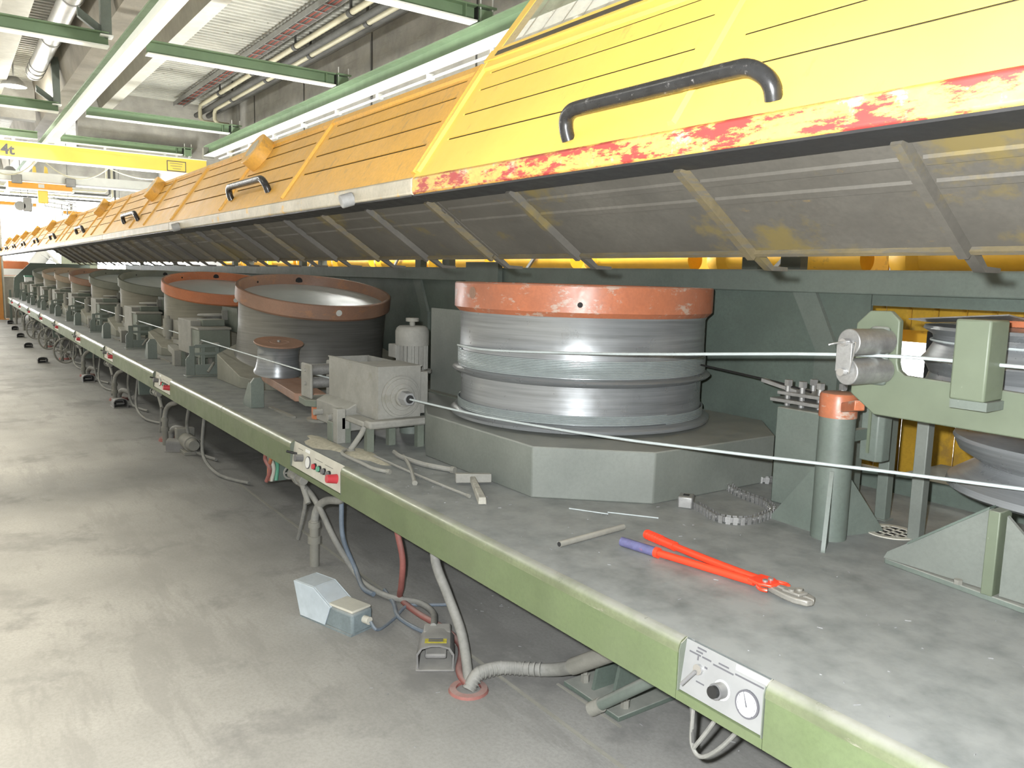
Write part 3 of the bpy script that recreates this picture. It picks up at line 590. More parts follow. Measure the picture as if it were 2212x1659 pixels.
# closed stations, repeated along the bed
ORD = ['second', 'third', 'fourth', 'fifth', 'sixth', 'seventh', 'eighth', 'farthest']
def station():
    x1 = -7.36
    t = thing('die_box', (-7.7, .45, .69), 'closed dusty die box, second in the row behind the green bracket', 'die box', 'die boxes')
    ob('body', B().box(x1 - .74, x1 - .26, .31, .62, .84, 1.15), 'dusty_grey', t, .006)
    ob('front_box', B().box(x1 - .26, x1, .32, .59, .83, 1.08), 'dusty_green', t, .006)
    ob('lid', B().box(x1 - .28, x1 + .01, .31, .60, 1.08, 1.10), 'dusty_grey', t, .004)
    ob('step', B().box(x1 - .40, x1 - .2, .40, .60, 1.10, 1.16), 'dusty_green', t, .006)
    ob('splash_sheet', B().box(x1 - .5, x1 - .02, .66, .664, 1.05, 1.27), 'dusty_green', t)
    ob('splash_stay', B().box(x1 - .34, x1 - .32, .61, .665, 1.15, 1.24), 'dusty_grey', t)
    ob('pulley_cap', B().lathe([(0, 1.17), (.15, 1.17), (.16, 1.18), (.15, 1.19), (0, 1.195)], 24, c=(x1 - .62, .62, 0)), 'dusty_box', t)
    ob('pulley_shaft', B().cyl((x1 - .62, .62, .69), (x1 - .62, .62, 1.17), .07, n=16), 'dusty_grey', t)
    for dx in (-.70, -.30, -.04):
        for y in (.34, .56): ob('leg', B().box(x1 + dx - .02, x1 + dx + .02, y - .02, y + .02, .69, .84), 'dusty_green', t)
    ob('lower_tray', B().hexa([(x1 - 1.15, .30, .80), (x1 - .78, .27, .78), (x1 - .78, .45, .78), (x1 - 1.15, .46, .80)], [(x1 - 1.15, .30, .86), (x1 - .78, .27, .84), (x1 - .78, .45, .84), (x1 - 1.15, .46, .86)]), 'dusty_box', t, .004)
    ob('tray_post', B().box(x1 - .80, x1 - .70, .26, .33, .69, .84), 'dusty_grey', t, .004)
    ob('wire_roller', B().cyl((x1 - 1.28, .335, .93), (x1 - 1.28, .335, 1.11), .045, n=20), 'dusty_grey', t)
    ob('roller_knob', B().lathe([(0, 1.145), (.018, 1.14), (.022, 1.12), (.022, 1.11)][::-1], 12, c=(x1 - 1.28, .335, 0)), 'dusty_grey', t)
    ob('roller_foot', B().cyl((x1 - 1.28, .335, .90), (x1 - 1.28, .335, .93), .028, n=14), 'dusty_grey', t)
    ob('roller_arm', B().box(x1 - 1.27, x1 - .74, .375, .45, 1.0, 1.10), 'dusty_grey', t, .006)
    ob('roller_arm', B().box(x1 - 1.27, x1 - .74, .375, .43, .86, .91), 'dusty_grey', t, .006)
    return t
def bracket():
    x = -7.22
    t = thing('slotted_bracket', (x, .33, .69), 'green slotted bracket standing before the second die box', 'bracket', 'slotted brackets')
    ob('back_plate', B().box(x - .012, x, .20, .245, .69, .955), 'frame_green_mid', t, .003)
    ob('foot_step', B().prism([(.17, .69), (.20, .69), (.20, .88), (.17, .84)], 'x', x - .012, x), 'frame_green_mid', t)
    for y in (.30, .42): ob('rib', B().box(x - .012, x, y, y + .03, .69, .955), 'frame_green_mid', t)
    ob('cross_bar', B().box(x - .014, x + .002, .245, .46, .935, .965), 'frame_green_mid', t, .003)
    ob('cross_bar', B().box(x - .014, x + .002, .245, .46, .87, .895), 'frame_green_mid', t, .003)
    ob('lower_plate', B().box(x - .014, x + .002, .245, .46, .69, .79), 'frame_green_mid', t, .003)
    ob('side_plate', B().box(x - .25, x, .455, .465, .69, .93), 'frame_green', t)
    ob('foot', B().box(x - .06, x + .06, .16, .48, .69, .70), 'frame_green_mid', t, .003)
    ob('wing_bolt', B().cyl((x - .006, .30, .965), (x - .006, .30, .985), .006, n=8).cyl((x - .006, .285, .985), (x - .006, .315, .985), .006, n=8), 'dusty_grey', t)
    ob('lever', B().tube([(x + .01, .40, .80), (x + .06, .37, .78), (x + .08, .33, .73)], .012, 8, 4), 'dusty_grey', t)
    ob('clamp_bar', B().cyl((x - .2, .43, .95), (x + .12, .41, .975), .014, n=10), 'dusty_grey', t)
    return t
st0, br0 = station(), bracket()
for k in range(1, 8):
    dx = DX[k] - DX[0]
    dup(st0, (dx, 0, 0), f'closed dusty die box, {ORD[k]} in the row along the bed front')
    dup(br0, (dx, 0, 0), f'green slotted bracket standing before the {ORD[k]} die box')
    dup(p0, (dx, 0, 0), f'short green stop post beside the {ORD[k]} die box')

# ================================================================== HOODS
A = Vector((-.185, 1.931)); T = Vector((.098, 2.344)); DIR = (T - A).normalized(); NRM = Vector((-DIR.y, DIR.x)); PL = (T - A).length
def hp(x, s, off=0.0):
    q = A + DIR*s + NRM*off; return (x, q.x, q.y)
def hood(x0, x1, label, seams, lipmat, outmat, ribs, handle, disc=None, knob=None, lower=True, window=False, hs=.055, slots=(.157, .264, .372, .45)):
    t = thing('machine_hood', ((x0 + x1)/2, 0, 1.9), label, 'hood', 'machine hoods')
    g = .004; a, c = x0 + g, x1 - g
    bounds = [a] + sorted(seams) + [c]
    # outer sheet with real slots
    cols = []
    for p, q in zip(bounds, bounds[1:]): cols += [(p, p + .07, 0), (p + .07, q - .07, 1), (q - .07, q, 0)]
    sl = .005; rows = []; s0 = 0
    for s in slots: rows += [(s0, s - sl, 0), (s - sl, s + sl, 1)]; s0 = s + sl
    rows.append((s0, PL, 0))
    xs = sorted({round(v, 4) for q in cols for v in q[:2]}); ss = sorted({round(v, 4) for q in rows for v in q[:2]})
    vs = [hp(x, s) for x in xs for s in ss]; fs = []; ns = len(ss)
    for i in range(len(xs) - 1):
        xm = (xs[i] + xs[i+1])/2; inner = any(q[2] and q[0] < xm < q[1] for q in cols)
        for j in range(ns - 1):
            sm = (ss[j] + ss[j+1])/2
            if inner and any(q[2] and q[0] < sm < q[1] for q in rows): continue
            fs.append((i*ns + j, (i+1)*ns + j, (i+1)*ns + j + 1, i*ns + j + 1))
    b = B(); b.add(vs, fs); fp = ob('front_sheet', b, outmat, t, smooth=False)
    so = fp.modifiers.new('solid', 'SOLIDIFY'); so.thickness = .004; so.offset = -1
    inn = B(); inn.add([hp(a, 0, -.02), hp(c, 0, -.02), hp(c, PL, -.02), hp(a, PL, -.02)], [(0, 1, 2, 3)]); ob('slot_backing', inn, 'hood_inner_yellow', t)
    for s in sorted(seams) + [a + .012, c - .012]:
        w_ = .012
        ob('seam_rib', B().hexa([hp(s - w_, .02, 0), hp(s + w_, .02, 0), hp(s + w_, PL, 0), hp(s - w_, PL, 0)], [hp(s - w_*.6, .02, .012), hp(s + w_*.6, .02, .012), hp(s + w_*.6, PL, .012), hp(s - w_*.6, PL, .012)]), outmat, t)
    ob('top_roll', B().hexa([hp(a, PL - .035, 0), hp(c, PL - .035, 0), hp(c, PL, 0), hp(a, PL, 0)], [hp(a, PL - .03, .01), hp(c, PL - .03, .01), hp(c, PL, .01), hp(a, PL, .01)]), outmat, t)
    # rolled lip
    ob('front_lip', B().prism([(-.175, 1.940), (-.192, 1.928), (-.192, 1.881), (-.186, 1.876), (-.10, 1.866), (-.10, 1.872), (-.182, 1.884), (-.182, 1.925)], 'x', a, c), lipmat, t, .003)
    ob('lip_shade', B().prism([(-.187, 1.8755), (-.187, 1.870), (-.10, 1.858), (-.10, 1.866)], 'x', a + .002, c - .002), 'black', t)  # black strip painting in the shade under the lip
    P0, P1 = Vector((-.10, 1.866)), Vector((.175, 1.682)); d2 = (P1 - P0).normalized(); n2 = Vector((d2.y, -d2.x))
    if n2.y > 0: n2 = -n2
    def lp(x, s, off): q = P0 + d2*s + n2*off; return (x, q.x, q.y)
    L2 = (P1 - P0).length
    if lower:
        pb = [a] + [r for r in sorted(ribs)] + [c]
        for p, q in zip(pb, pb[1:]):
            if q - p < .02: continue
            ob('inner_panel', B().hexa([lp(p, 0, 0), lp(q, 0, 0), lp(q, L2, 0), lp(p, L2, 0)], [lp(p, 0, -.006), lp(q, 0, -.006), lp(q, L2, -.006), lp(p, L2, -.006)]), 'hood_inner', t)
            for s in (.06, .125):
                ob('stiffener', B().hexa([lp(p + .02, s - .014, 0), lp(q - .02, s - .014, 0), lp(q - .02, s + .014, 0), lp(p + .02, s + .014, 0)], [lp(p + .02, s - .009, .005), lp(q - .02, s - .009, .005), lp(q - .02, s + .009, .005), lp(p + .02, s + .009, .005)]), 'hood_inner', t)
            ob('bottom_flange', B().hexa([lp(p + .01, L2 - .012, 0), lp(q - .01, L2 - .012, 0), lp(q - .01, L2, 0), lp(p + .01, L2, 0)], [lp(p + .01, L2 - .012, .012), lp(q - .01, L2 - .012, .012), lp(q - .01, L2, .012), lp(p + .01, L2, .012)]), 'hood_inner_yellow', t)
        for k, r in enumerate(sorted(ribs)):
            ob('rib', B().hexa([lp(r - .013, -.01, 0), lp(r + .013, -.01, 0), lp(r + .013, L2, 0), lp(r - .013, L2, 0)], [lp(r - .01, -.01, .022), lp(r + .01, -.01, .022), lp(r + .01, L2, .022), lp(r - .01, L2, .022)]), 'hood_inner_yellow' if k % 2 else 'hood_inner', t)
            ob('hook', B().prism([(.155, 1.69), (.18, 1.672), (.235, 1.640), (.30, 1.640), (.30, 1.650), (.24, 1.652), (.19, 1.69)], 'x', r - .012, r + .012), 'hood_inner', t)
    # roof sheet back to the hinge
    top0 = hp(0, PL, 0); yt, zt = top0[1], top0[2]
    if window: yt, zt = .60, 3.00
    ob('roof_sheet', B().prism([(yt, zt - .004), (yt, zt), (2.2, 1.86), (2.2, 1.856)], 'x', a, c), outmat if window else 'hood_window', t)
    if window:
        # translucent corrugated window above the sheet
        w0, w1, y0, z0, y1, z1 = a + .05, -1.33, .135, 2.392, .60, 3.00
        n = 46; vs = []
        dd = Vector((y1 - y0, z1 - z0)).normalized(); nn = Vector((-dd.y, dd.x))
        for i in range(n + 1):
            x = w0 + (w1 - w0)*i/n; o_ = .010*math.cos(i*PI/2.3) ; vs += [(x, y0 + nn.x*o_, z0 + nn.y*o_), (x, y1 + nn.x*o_, z1 + nn.y*o_)]
        b = B(); b.add(vs, [(2*i, 2*i + 2, 2*i + 3, 2*i + 1) for i in range(n)]); ob('window_sheet', b, 'hood_window', t)
        def wp(x, s, off): return (x, .098 + dd.x*s + nn.x*off, 2.344 + dd.y*s + nn.y*off)
        LW = .83
        for p, q in ((a, a + .05), (w1, w1 + .05), (c - .05, c)):
            ob('window_stile', B().hexa([wp(p, 0, -.012), wp(q, 0, -.012), wp(q, LW, -.012), wp(p, LW, -.012)], [wp(p, 0, .012), wp(q, 0, .012), wp(q, LW, .012), wp(p, LW, .012)]), outmat, t)
        ob('window_rail', B().hexa([wp(a, .0, -.012), wp(w1, .0, -.012), wp(w1, .055, -.012), wp(a, .055, -.012)], [wp(a, .0, .016), wp(w1, .0, .016), wp(w1, .055, .016), wp(a, .055, .016)]), outmat, t)
        ob('window_rail_slot', B().hexa([wp(a + .06, .012, .014), wp(w1, .012, .014), wp(w1, .035, .014), wp(a + .06, .035, .014)], [wp(a + .06, .012, .018), wp(w1, .012, .018), wp(w1, .035, .018), wp(a + .06, .035, .018)]), 'hood_inner_yellow', t)
        ob('upper_sheet', B().hexa([wp(w1 + .05, 0, -.004), wp(c - .05, 0, -.004), wp(c - .05, LW, -.004), wp(w1 + .05, LW, -.004)], [wp(w1 + .05, 0, 0), wp(c - .05, 0, 0), wp(c - .05, LW, 0), wp(w1 + .05, LW, 0)]), outmat, t)
    if handle:
        h0, h1 = handle; R_ = .018
        pts = [hp(h0, .035 + hs, 0), hp(h0 + .0, .05 + hs, .022), hp(h0 + .006, .068 + hs, .042), hp(h0 + .03, .078 + hs, .054), hp(h0 + .08, .080 + hs, .057), hp((h0 + h1)/2, .080 + hs, .057), hp(h1 - .10, .080 + hs, .057), hp(h1 - .05, .078 + hs, .054), hp(h1 - .015, .064 + hs, .040), hp(h1, .05 + hs, .022), hp(h1, .035 + hs, 0)]
        ob('handle', B().tube(pts, R_, 14, 5), 'handle_black', t)
    if disc:
        disc = disc + .13
        b = B(); q0, q1 = Vector(hp(disc, .40, -.002)), Vector(hp(disc, .40, .075))
        b.cyl(q0, q1, .105, n=40); dc = ob('round_cover', b, outmat, t, .004)
        ob('cover_mark', B().cyl(Vector(hp(disc, .40, .075)), Vector(hp(disc, .40, .0765)), .06, n=24), 'hood_lip', dc)
    for kx in (knob or []):
        ob('rubber_buffer', B().cyl((kx, -.186, 1.895), (kx - .01, -.235, 1.878), .026, n=20), 'rubber_grey', t, .004)
    # hinge arms and torque tube behind the rear rail
    for k in range(3):
        x = a + (c - a)*(.2 + .3*k)
        ob('hinge_arm', B().hexa([(x, 2.16, 1.80), (x + .03, 2.16, 1.80), (x + .03, 2.24, 1.80), (x, 2.24, 1.80)], [(x, 2.16, 1.87), (x + .03, 2.16, 1.87), (x + .03, 2.24, 1.85), (x, 2.24, 1.85)]), 'rear_yellow', t)
    return t
hood(-2.465, .55, 'flash-lit yellow machine hood with clear window and red flaked lip, nearest', [-1.29], 'hood_lip_red', 'hood_yellow_flashlit', [-.12, -.80, -1.32, -2.0], (-1.66, -1.03), window=True, hs=0)
hood(-6.05, -2.465, 'yellow orange machine hood with grey lip, second from the front', [-3.79, -4.84], 'hood_lip', 'hood_yellow', [-2.5, -2.99, -3.45, -3.94, -4.4, -4.82, -5.25, -5.62], (-4.74, -4.10), disc=-4.84, knob=[-2.95, -5.75])
hood(-8.93, -6.05, 'orange machine hood, third from the front', [-7.0, -7.60], 'hood_lip', 'hood_yellow', [-6.2, -6.7, -7.2, -7.7, -8.2, -8.7], (-8.05, -7.43), disc=-7.60)
hood(-11.9, -8.93, 'orange machine hood, fourth from the front', [-9.8, -10.4], 'hood_lip', 'hood_yellow', [-9.2, -9.8, -10.4, -11, -11.6], (-11.18, -10.6), disc=-10.4)
hood(-14.4, -11.9, 'orange machine hood, fifth from the front and last with grey underside', [-12.6, -13.1], 'hood_lip', 'hood_yellow', [-12.2, -12.8, -13.4, -14.0], (-14.1, -13.5), disc=-13.1)
for k, (a_, c_) in enumerate(((-17.0, -14.4), (-19.7, -17.0), (-22.3, -19.7), (-24.9, -22.3), (-27.6, -24.9))):
    hood(a_, c_, f'far pale orange machine hood without grey underside, {["first", "second", "third", "fourth", "last"][k]} of five', [(a_ + c_)/2], 'hood_lip', 'hood_yellow', [], (a_ + .3, a_ + .95), disc=(a_ + c_)/2 + .05, lower=False)

# ================================================================== RIGHT-HAND PULLEY GROUP
po = thing('swivel_post', (-1.64, 1.11, .69), 'round green post with orange swivel cap and three gussets', 'post')
ob('column', B().cyl((-1.64, 1.11, .69), (-1.64, 1.11, 1.14), .063, n=40), 'frame_green_mid', po)
ob('swivel_cap', B().lathe([(.066, 1.14), (.066, 1.218), (.062, 1.226), (.055, 1.228), (0, 1.228)], 40, c=(-1.64, 1.11, 0)), 'rim_orange', po)
ob('cap_arm', B().hexa([(-1.60, 1.06, 1.165), (-1.47, .93, 1.20), (-1.45, .96, 1.20), (-1.585, 1.12, 1.165)], [(-1.60, 1.06, 1.20), (-1.47, .93, 1.235), (-1.45, .96, 1.235), (-1.585, 1.12, 1.20)]), 'rim_orange', po, .004)
def gusset(t, dx, dy, L, h0, h1, mt='frame_green_mid', c=(-1.64, 1.11)):
    n_ = Vector((-dy, dx)).normalized()*.007; d = Vector((dx, dy)).normalized()
    def q(s, z, k): return (c[0] + d.x*s + n_.x*k, c[1] + d.y*s + n_.y*k, z)
    pl = [(.05, .69), (L, .69), (L, .70), (.067, h1), (.05, h1)]
    ob('gusset', B().hexa([q(s, z, -1) for s, z in pl], [q(s, z, 1) for s, z in pl]), mt, t)
gusset(po, -.9, .05, .26, .69, .95); gusset(po, .30, -.55, .20, .69, .95); gusset(po, .25, .9, .25, .69, .92)
# bracket plate with roller pair
bk = thing('pulley_bracket', (-1.2, .93, 1.2), 'pale green C shaped bracket plate on the swivel post', 'bracket')
outl = [(-1.47, 1.262), (-1.47, 1.30), (-1.468, 1.49), (-1.425, 1.532), (-1.358, 1.534), (-1.325, 1.505), (-1.322, 1.375), (-1.315, 1.352), (-1.295, 1.338), (-.72, 1.318), (-.40, 1.318), (-.40, 1.20), (-1.385, 1.203)]
outl = [(x, z) for x, z in outl]
b = B(); b.prism(outl, 'y', .90, .925); ob('plate', b, 'bracket_green', bk, .004)
bl = ob('clamp_block', B().box(-1.105, -1.01, .79, .90, 1.30, 1.525), 'bracket_green', bk, .006)
ob('clamp_foot', B().box(-1.105, -1.005, .80, .90, 1.275, 1.30), 'frame_green_mid', bl)
rl = thing('roller_pair', (-1.395, .85, 1.38), 'pair of grey steel guide rollers joined by a link plate on the bracket', 'roller')
for z in (1.438, 1.348):
    r_ = ob('roller', B().cyl((-1.365, .90, z), (-1.385, .73, z), .041, n=32), 'steel', rl, .003)
    ob('roller_bolt', B().cyl((-1.387, .722, z), (-1.387, .70, z), .012, n=12), 'chrome', r_)
ob('link_plate', B().hexa([(-1.413, .712, 1.348), (-1.365, .718, 1.348), (-1.365, .718, 1.438), (-1.413, .712, 1.438)], [(-1.413, .722, 1.348), (-1.365, .728, 1.348), (-1.365, .728, 1.438), (-1.413, .722, 1.438)]), 'steel', rl, .002)
ob('mount_block', B().box(-1.41, -1.345, .875, .90, 1.30, 1.485), 'frame_green_mid', rl, .012)
ob('split_pin', B().tube([(-1.385, .705, 1.438), (-1.395, .68, 1.436), (-1.41, .665, 1.43)], .003, 6, 3), 'steel', rl)
ob('locking_wire', B().tube([(-1.36, .712, 1.43), (-1.355, .71, 1.44), (-1.35, .712, 1.43), (-1.365, .712, 1.345)], .0022, 6, 3), 'chrome', rl)
# stacked pulleys
def pulley(name, label, c, prof, mt='steel_drum'):
    t = thing(name, c, label, 'pulley'); ob('pulley_body', B().lathe(prof, 96, c=c), mt, t); return t
up = pulley('grooved_pulley', 'stacked grooved steel pulley behind the pale green bracket', (-1.07, 1.45, 0), [(.12, 1.27), (.38, 1.27), (.40, 1.28), (.385, 1.325), (.40, 1.355), (.415, 1.372), (.40, 1.39), (.378, 1.43), (.385, 1.455), (.415, 1.475), (.41, 1.485), (.30, 1.495), (.12, 1.497), (0, 1.497)])
ob('orange_band', B().lathe([(.30, 1.496), (.305, 1.515), (.12, 1.52)], 64, c=(-1.07, 1.45, 0)), 'rim_orange', up)
ob('wire_turn', B().tube([(-1.07 + .388*math.cos(a), 1.45 + .388*math.sin(a), 1.435) for a in [2*PI*k/72 for k in range(72)]], .004, 6, 0, True), 'wire', up)
ob('axle', B().cyl((-1.07, 1.45, 1.236), (-1.07, 1.45, 1.27), .05, n=20), 'frame_green_mid', up)
ob('carrier_arm', B().box(-1.13, -1.01, .925, 1.52, 1.21, 1.235), 'bracket_green', bk, .003)
ob('deflector_lip', B().hexa([(-1.46, 1.20, 1.50), (-1.05, .98, 1.535), (-1.05, 1.10, 1.52), (-1.43, 1.30, 1.49)], [(-1.46, 1.20, 1.504), (-1.05, .98, 1.539), (-1.05, 1.10, 1.524), (-1.43, 1.30, 1.494)]), 'steel', up)
lo = thing('deflector_pulley', (-.93, 1.45, .9), 'large V grooved steel pulley low at the right', 'pulley')
ob('upper_flange', B().lathe([(0, 1.145), (.30, 1.145), (.415, 1.135), (.42, 1.125), (.40, 1.085), (.34, 1.05)], 96, c=(-.93, 1.45, 0)), 'steel_drum', lo)
ob('lower_flange', B().lathe([(.34, 1.05), (.36, 1.03), (.425, .985), (.43, .965), (.415, .955), (.20, .93), (0, .93)], 96, c=(-.93, 1.45, 0)), 'steel_drum', lo)
ob('hub', B().cyl((-.93, 1.45, .709), (-.93, 1.45, .94), .06, n=20), 'frame_green_mid', lo)
su = thing('gusset_stand', (-1.03, 1.0, .69), 'green triangular gusset stand bolted to the table under the low pulley', 'stand')
ob('base_plate', B().prism([(-1.40, 1.08), (-1.37, 1.02), (-.60, .93), (-.55, 1.35), (-1.2, 1.5)], 'z', .69, .708), 'frame_green_mid', su, .003)
ob('web', B().prism([(-1.37, .712), (-1.02, .712), (-1.02, .955), (-1.055, .96), (-1.36, .735)], 'y', 1.012, 1.026), 'block_green', su)
ob('web', B().prism([(-1.0, .712), (-.74, .712), (-1.0, .955)], 'y', .99, 1.004), 'block_green', su)
ob('edge_bar', B().box(-1.045, -1.012,   .972, 1.05, .708, .965), 'bracket_green', su, .003)
ob('top_flat', B().hexa([(-1.29, 1.0, .782), (-1.055, 1.0, .96), (-1.055, 1.06, .96), (-1.29, 1.06, .782)], [(-1.29, 1.0, .79), (-1.055, 1.0, .968), (-1.055, 1.06, .968), (-1.29, 1.06, .79)]), 'frame_green', su)
for x, y in ((-1.31, 1.055), (-1.12, .995)): ob('bolt', B().cyl((x, y, .708), (x, y, .722), .013, n=6), 'dusty_grey', su)
for i, (x, y, mt) in enumerate(((-1.665, 1.515, 'frame_green_mid'), (-1.452, 1.37, 'block_green'))):
    t = thing('square_upright', (x, y, .69), ['darker square steel upright standing behind the swivel post', 'paler square steel upright standing at the drain grate'][i], 'post')
    ob('tube', B().box(x - .022, x + .022, y - .022, y + .022, .69, 1.262), mt, t, .003); ob('foot', B().box(x - .03, x + .03, y - .03, y + .03, .69, .694), mt, t)
    ob('head', B().box(x - .03, x + .03, y - .03, y + .03, 1.262, 1.268), mt, t)
cl = thing('cable_clamp', (-2.0, 1.42, .69), 'grey housing with bolted clamp plates left of the orange capped post', 'clamp')
ob('housing', B().prism([(-2.06, 1.33), (-1.83, 1.33), (-1.83, 1.62), (-2.06, 1.62)], 'z', .69, 1.10), 'frame_green_mid', cl, .006)
ob('clamp_plate', B().box(-2.12, -1.82, 1.36, 1.58, 1.115, 1.13), 'steel', cl, .002); ob('clamp_plate', B().box(-2.10, -1.83, 1.38, 1.56, 1.145, 1.16), 'steel', cl, .002)
for x, y in ((-2.06, 1.40), (-1.99, 1.40), (-1.92, 1.42), (-2.02, 1.52), (-1.87, 1.50)): ob('bolt', B().cyl((x, y, 1.10), (x, y, 1.20), .012, n=8).cyl((x, y, 1.185), (x, y, 1.21), .018, n=6), 'steel', cl)
ob('spigot', B().hexa([(-2.20, 1.40, 1.185), (-2.20, 1.43, 1.185), (-2.02, 1.43, 1.155), (-2.02, 1.40, 1.155)], [(-2.20, 1.40, 1.20), (-2.20, 1.43, 1.20), (-2.02, 1.43, 1.17), (-2.02, 1.40, 1.17)]), 'steel', cl)
cv = thing('channel_cover', (-1.59, 1.28, .97), 'narrow green channel cover fixed behind the swivel post', 'cover')
ob('shell', B().prism([(-1.63, 1.25), (-1.565, 1.25), (-1.55, 1.27), (-1.55, 1.32), (-1.63, 1.32)], 'z', .97, 1.20), 'frame_green_mid', cv, .004); ob('rib', B().box(-1.60, -1.59, 1.243, 1.25, 1.0, 1.17), 'bracket_green', cv)
ob('mount_arm', B().box(-1.63, -1.60, 1.165, 1.25, 1.05, 1.09), 'frame_green', cv)
dr = thing('drain_grate', (-1.50, 1.42, .69), 'small round drain grate in the table beside the square upright', 'grate')
ob('frame_ring', B().lathe([(.070, .691), (.070, .695), (.095, .695), (.095, .691)], 32, c=(-1.545, 1.37, 0)), 'panel_dusty', dr)
ob('pit', B().cyl((-1.545, 1.37, .6905), (-1.545, 1.37, .6925), .072, n=32), 'hole_dark', dr)
for k in (-.035, 0, .035):
    h = math.sqrt(.07**2 - k*k)
    ob('bar', B().box(-1.545 + k - .004, -1.545 + k + .004, 1.37 - h, 1.37 + h, .6925, .6945), 'panel_dusty', dr)
    ob('bar', B().box(-1.545 - h, -1.545 + h, 1.37 + k - .004, 1.37 + k + .004, .6925, .6945), 'panel_dusty', dr)

# ================================================================== WIRES
tag(ob('drawn_wire', B().tube([(-17.2, .335, 1.045), (-12.5, .335, 1.01), (-8.63, .335, .995), (-4.80, .34, .985), (-3.72, .44, .968)], .0055, 8, 0), 'wire'), 'bright drawn wire running along the bed front into the open die box', 'wire')
tag(ob('drawn_wire', B().tube([(-3.66, .44, .968), (-3.2, .485, .968), (-2.9, .52, .972), (-2.2, .66, .99), (-.95, .99, 1.045), (-.3, 1.06, 1.05)], .0055, 8, 3), 'wire'), 'steel wire crossing low in front of the orange rimmed drum to the pulley', 'wire')
a0 = math.radians(-118)
tag(ob('drawn_wire', B().tube([(-3.17 + .636*math.cos(a0), 1.18 + .636*math.sin(a0), 1.262), (-3.17 + .642*math.cos(math.radians(-104)), 1.18 + .642*math.sin(math.radians(-104)), 1.270), (-3.0, .535, 1.277), (-2.3, .68, 1.32), (-1.44, .84, 1.392), (-.95, .865, 1.402), (-.3, .88, 1.41)], .0055, 8, 4), 'wire'), 'steel wire leaving the drum winding through the guide rollers', 'wire')
tag(ob('drawn_wire', B().tube([(-2.60, 1.46, 1.215), (-2.14, 1.42, 1.19), (-1.95, 1.40, 1.17)], .005, 6, 2), 'black'), 'short dark wire running from the drum to the clamp bolts', 'wire')

# ================================================================== CONTROL PANELS
def sheet_pt(x0, x1, yt=.0285, zt=.687, yb=.010, zb=.552):
    return lambda u, v, o=0: (x0 + (x1 - x0)*u, yb + (yt - yb)*v - o*.99, zb + (zt - zb)*v + o*.13)
def panel(x0, x1, label, mt, full):
    t = thing('control_station', ((x0 + x1)/2, .03, .55), label, 'control panel', 'control panels'); P = sheet_pt(x0 + .004, x1 - .004)
    def slab(name, u0, u1, v0, v1, o, m_, par): return ob(name, B().hexa([P(u0, v0, 0), P(u1, v0, 0), P(u1, v1, 0), P(u0, v1, 0)], [P(u0, v0, o), P(u1, v0, o), P(u1, v1, o), P(u0, v1, o)]), m_, par)
    def knobc(name, u, v, r, h, m_, par, n=24, r1=None): return ob(name, B().cyl(P(u, v, 0), P(u, v, h), r, r1, n=n), m_, par)
    pl = slab('face_plate', 0, 1, 0, 1, .003, mt, t)
    for x, s in ((x0 + .002, 1), (x1 - .002, -1)):
        ob('cheek', B().prism([(.0, .55), (.0, .66), (.006, .678), (.029, .69), (.012, .55)], 'x', x, x + s*.003), 'dusty_green', t)
    return t, P, slab, knobc, pl
t, P, slab, knobc, pl = panel(-1.34, -1.07, 'white control panel with black ringed pressure gauge, nearest in the apron', 'panel_white', True)
gz = knobc('gauge', .80, .40, .034, .008, 'print_dark', t, 40)
knobc('gauge_face', .80, .40, .0290, .0085, 'white_paint', gz, 40)
ob('needle', B().hexa([P(.80, .35, .009), P(.815, .36, .009), P(.755, .60, .009), P(.75, .60, .009)], [P(.80, .35, .010), P(.815, .36, .010), P(.755, .60, .010), P(.75, .60, .010)]), 'print_dark', gz)
for k in range(9):
    a = math.radians(-40 + k*32.5); u, v = .80 + .094*math.cos(a), .40 + .245*math.sin(a)
    knobc('scale_mark', u, v, .0014, .0092, 'print_dark', gz, 6)
kb = knobc('regulator_knob', .50, .40, .020, .030, 'button_grey', t, 28); knobc('knob_cap', .50, .40, .015, .042, 'black', kb, 24); knobc('knob_washer', .50, .40, .025, .004, 'white_paint', kb, 28)
lv = knobc('lever_switch', .205, .55, .0135, .012, 'chrome', t, 20); ob('lever', B().cyl(P(.19, .50, .012), P(.10, .20, .030), .0055, n=12), 'button_grey', lv)
slab('label_strip', .62, .99, .88, .98, .0045, 'white_paint', pl)
for u0, u1, v in ((.15, .26, .93), (.14, .22, .86), (.06, .20, .80), (.22, .33, .80), (.42, .54, .84), (.36, .60, .77), (.62, .94, .80)): slab('print_line', u0, u1, v - .014, v + .014, .0040, 'print_dark', pl)
for u0, u1, v0, v1 in ((.165, .18, .70, .78), (.265, .30, .62, .655), (.19, .29, .30, .325)): slab('print_mark', u0, u1, v0, v1, .0038, 'print_dark', pl)
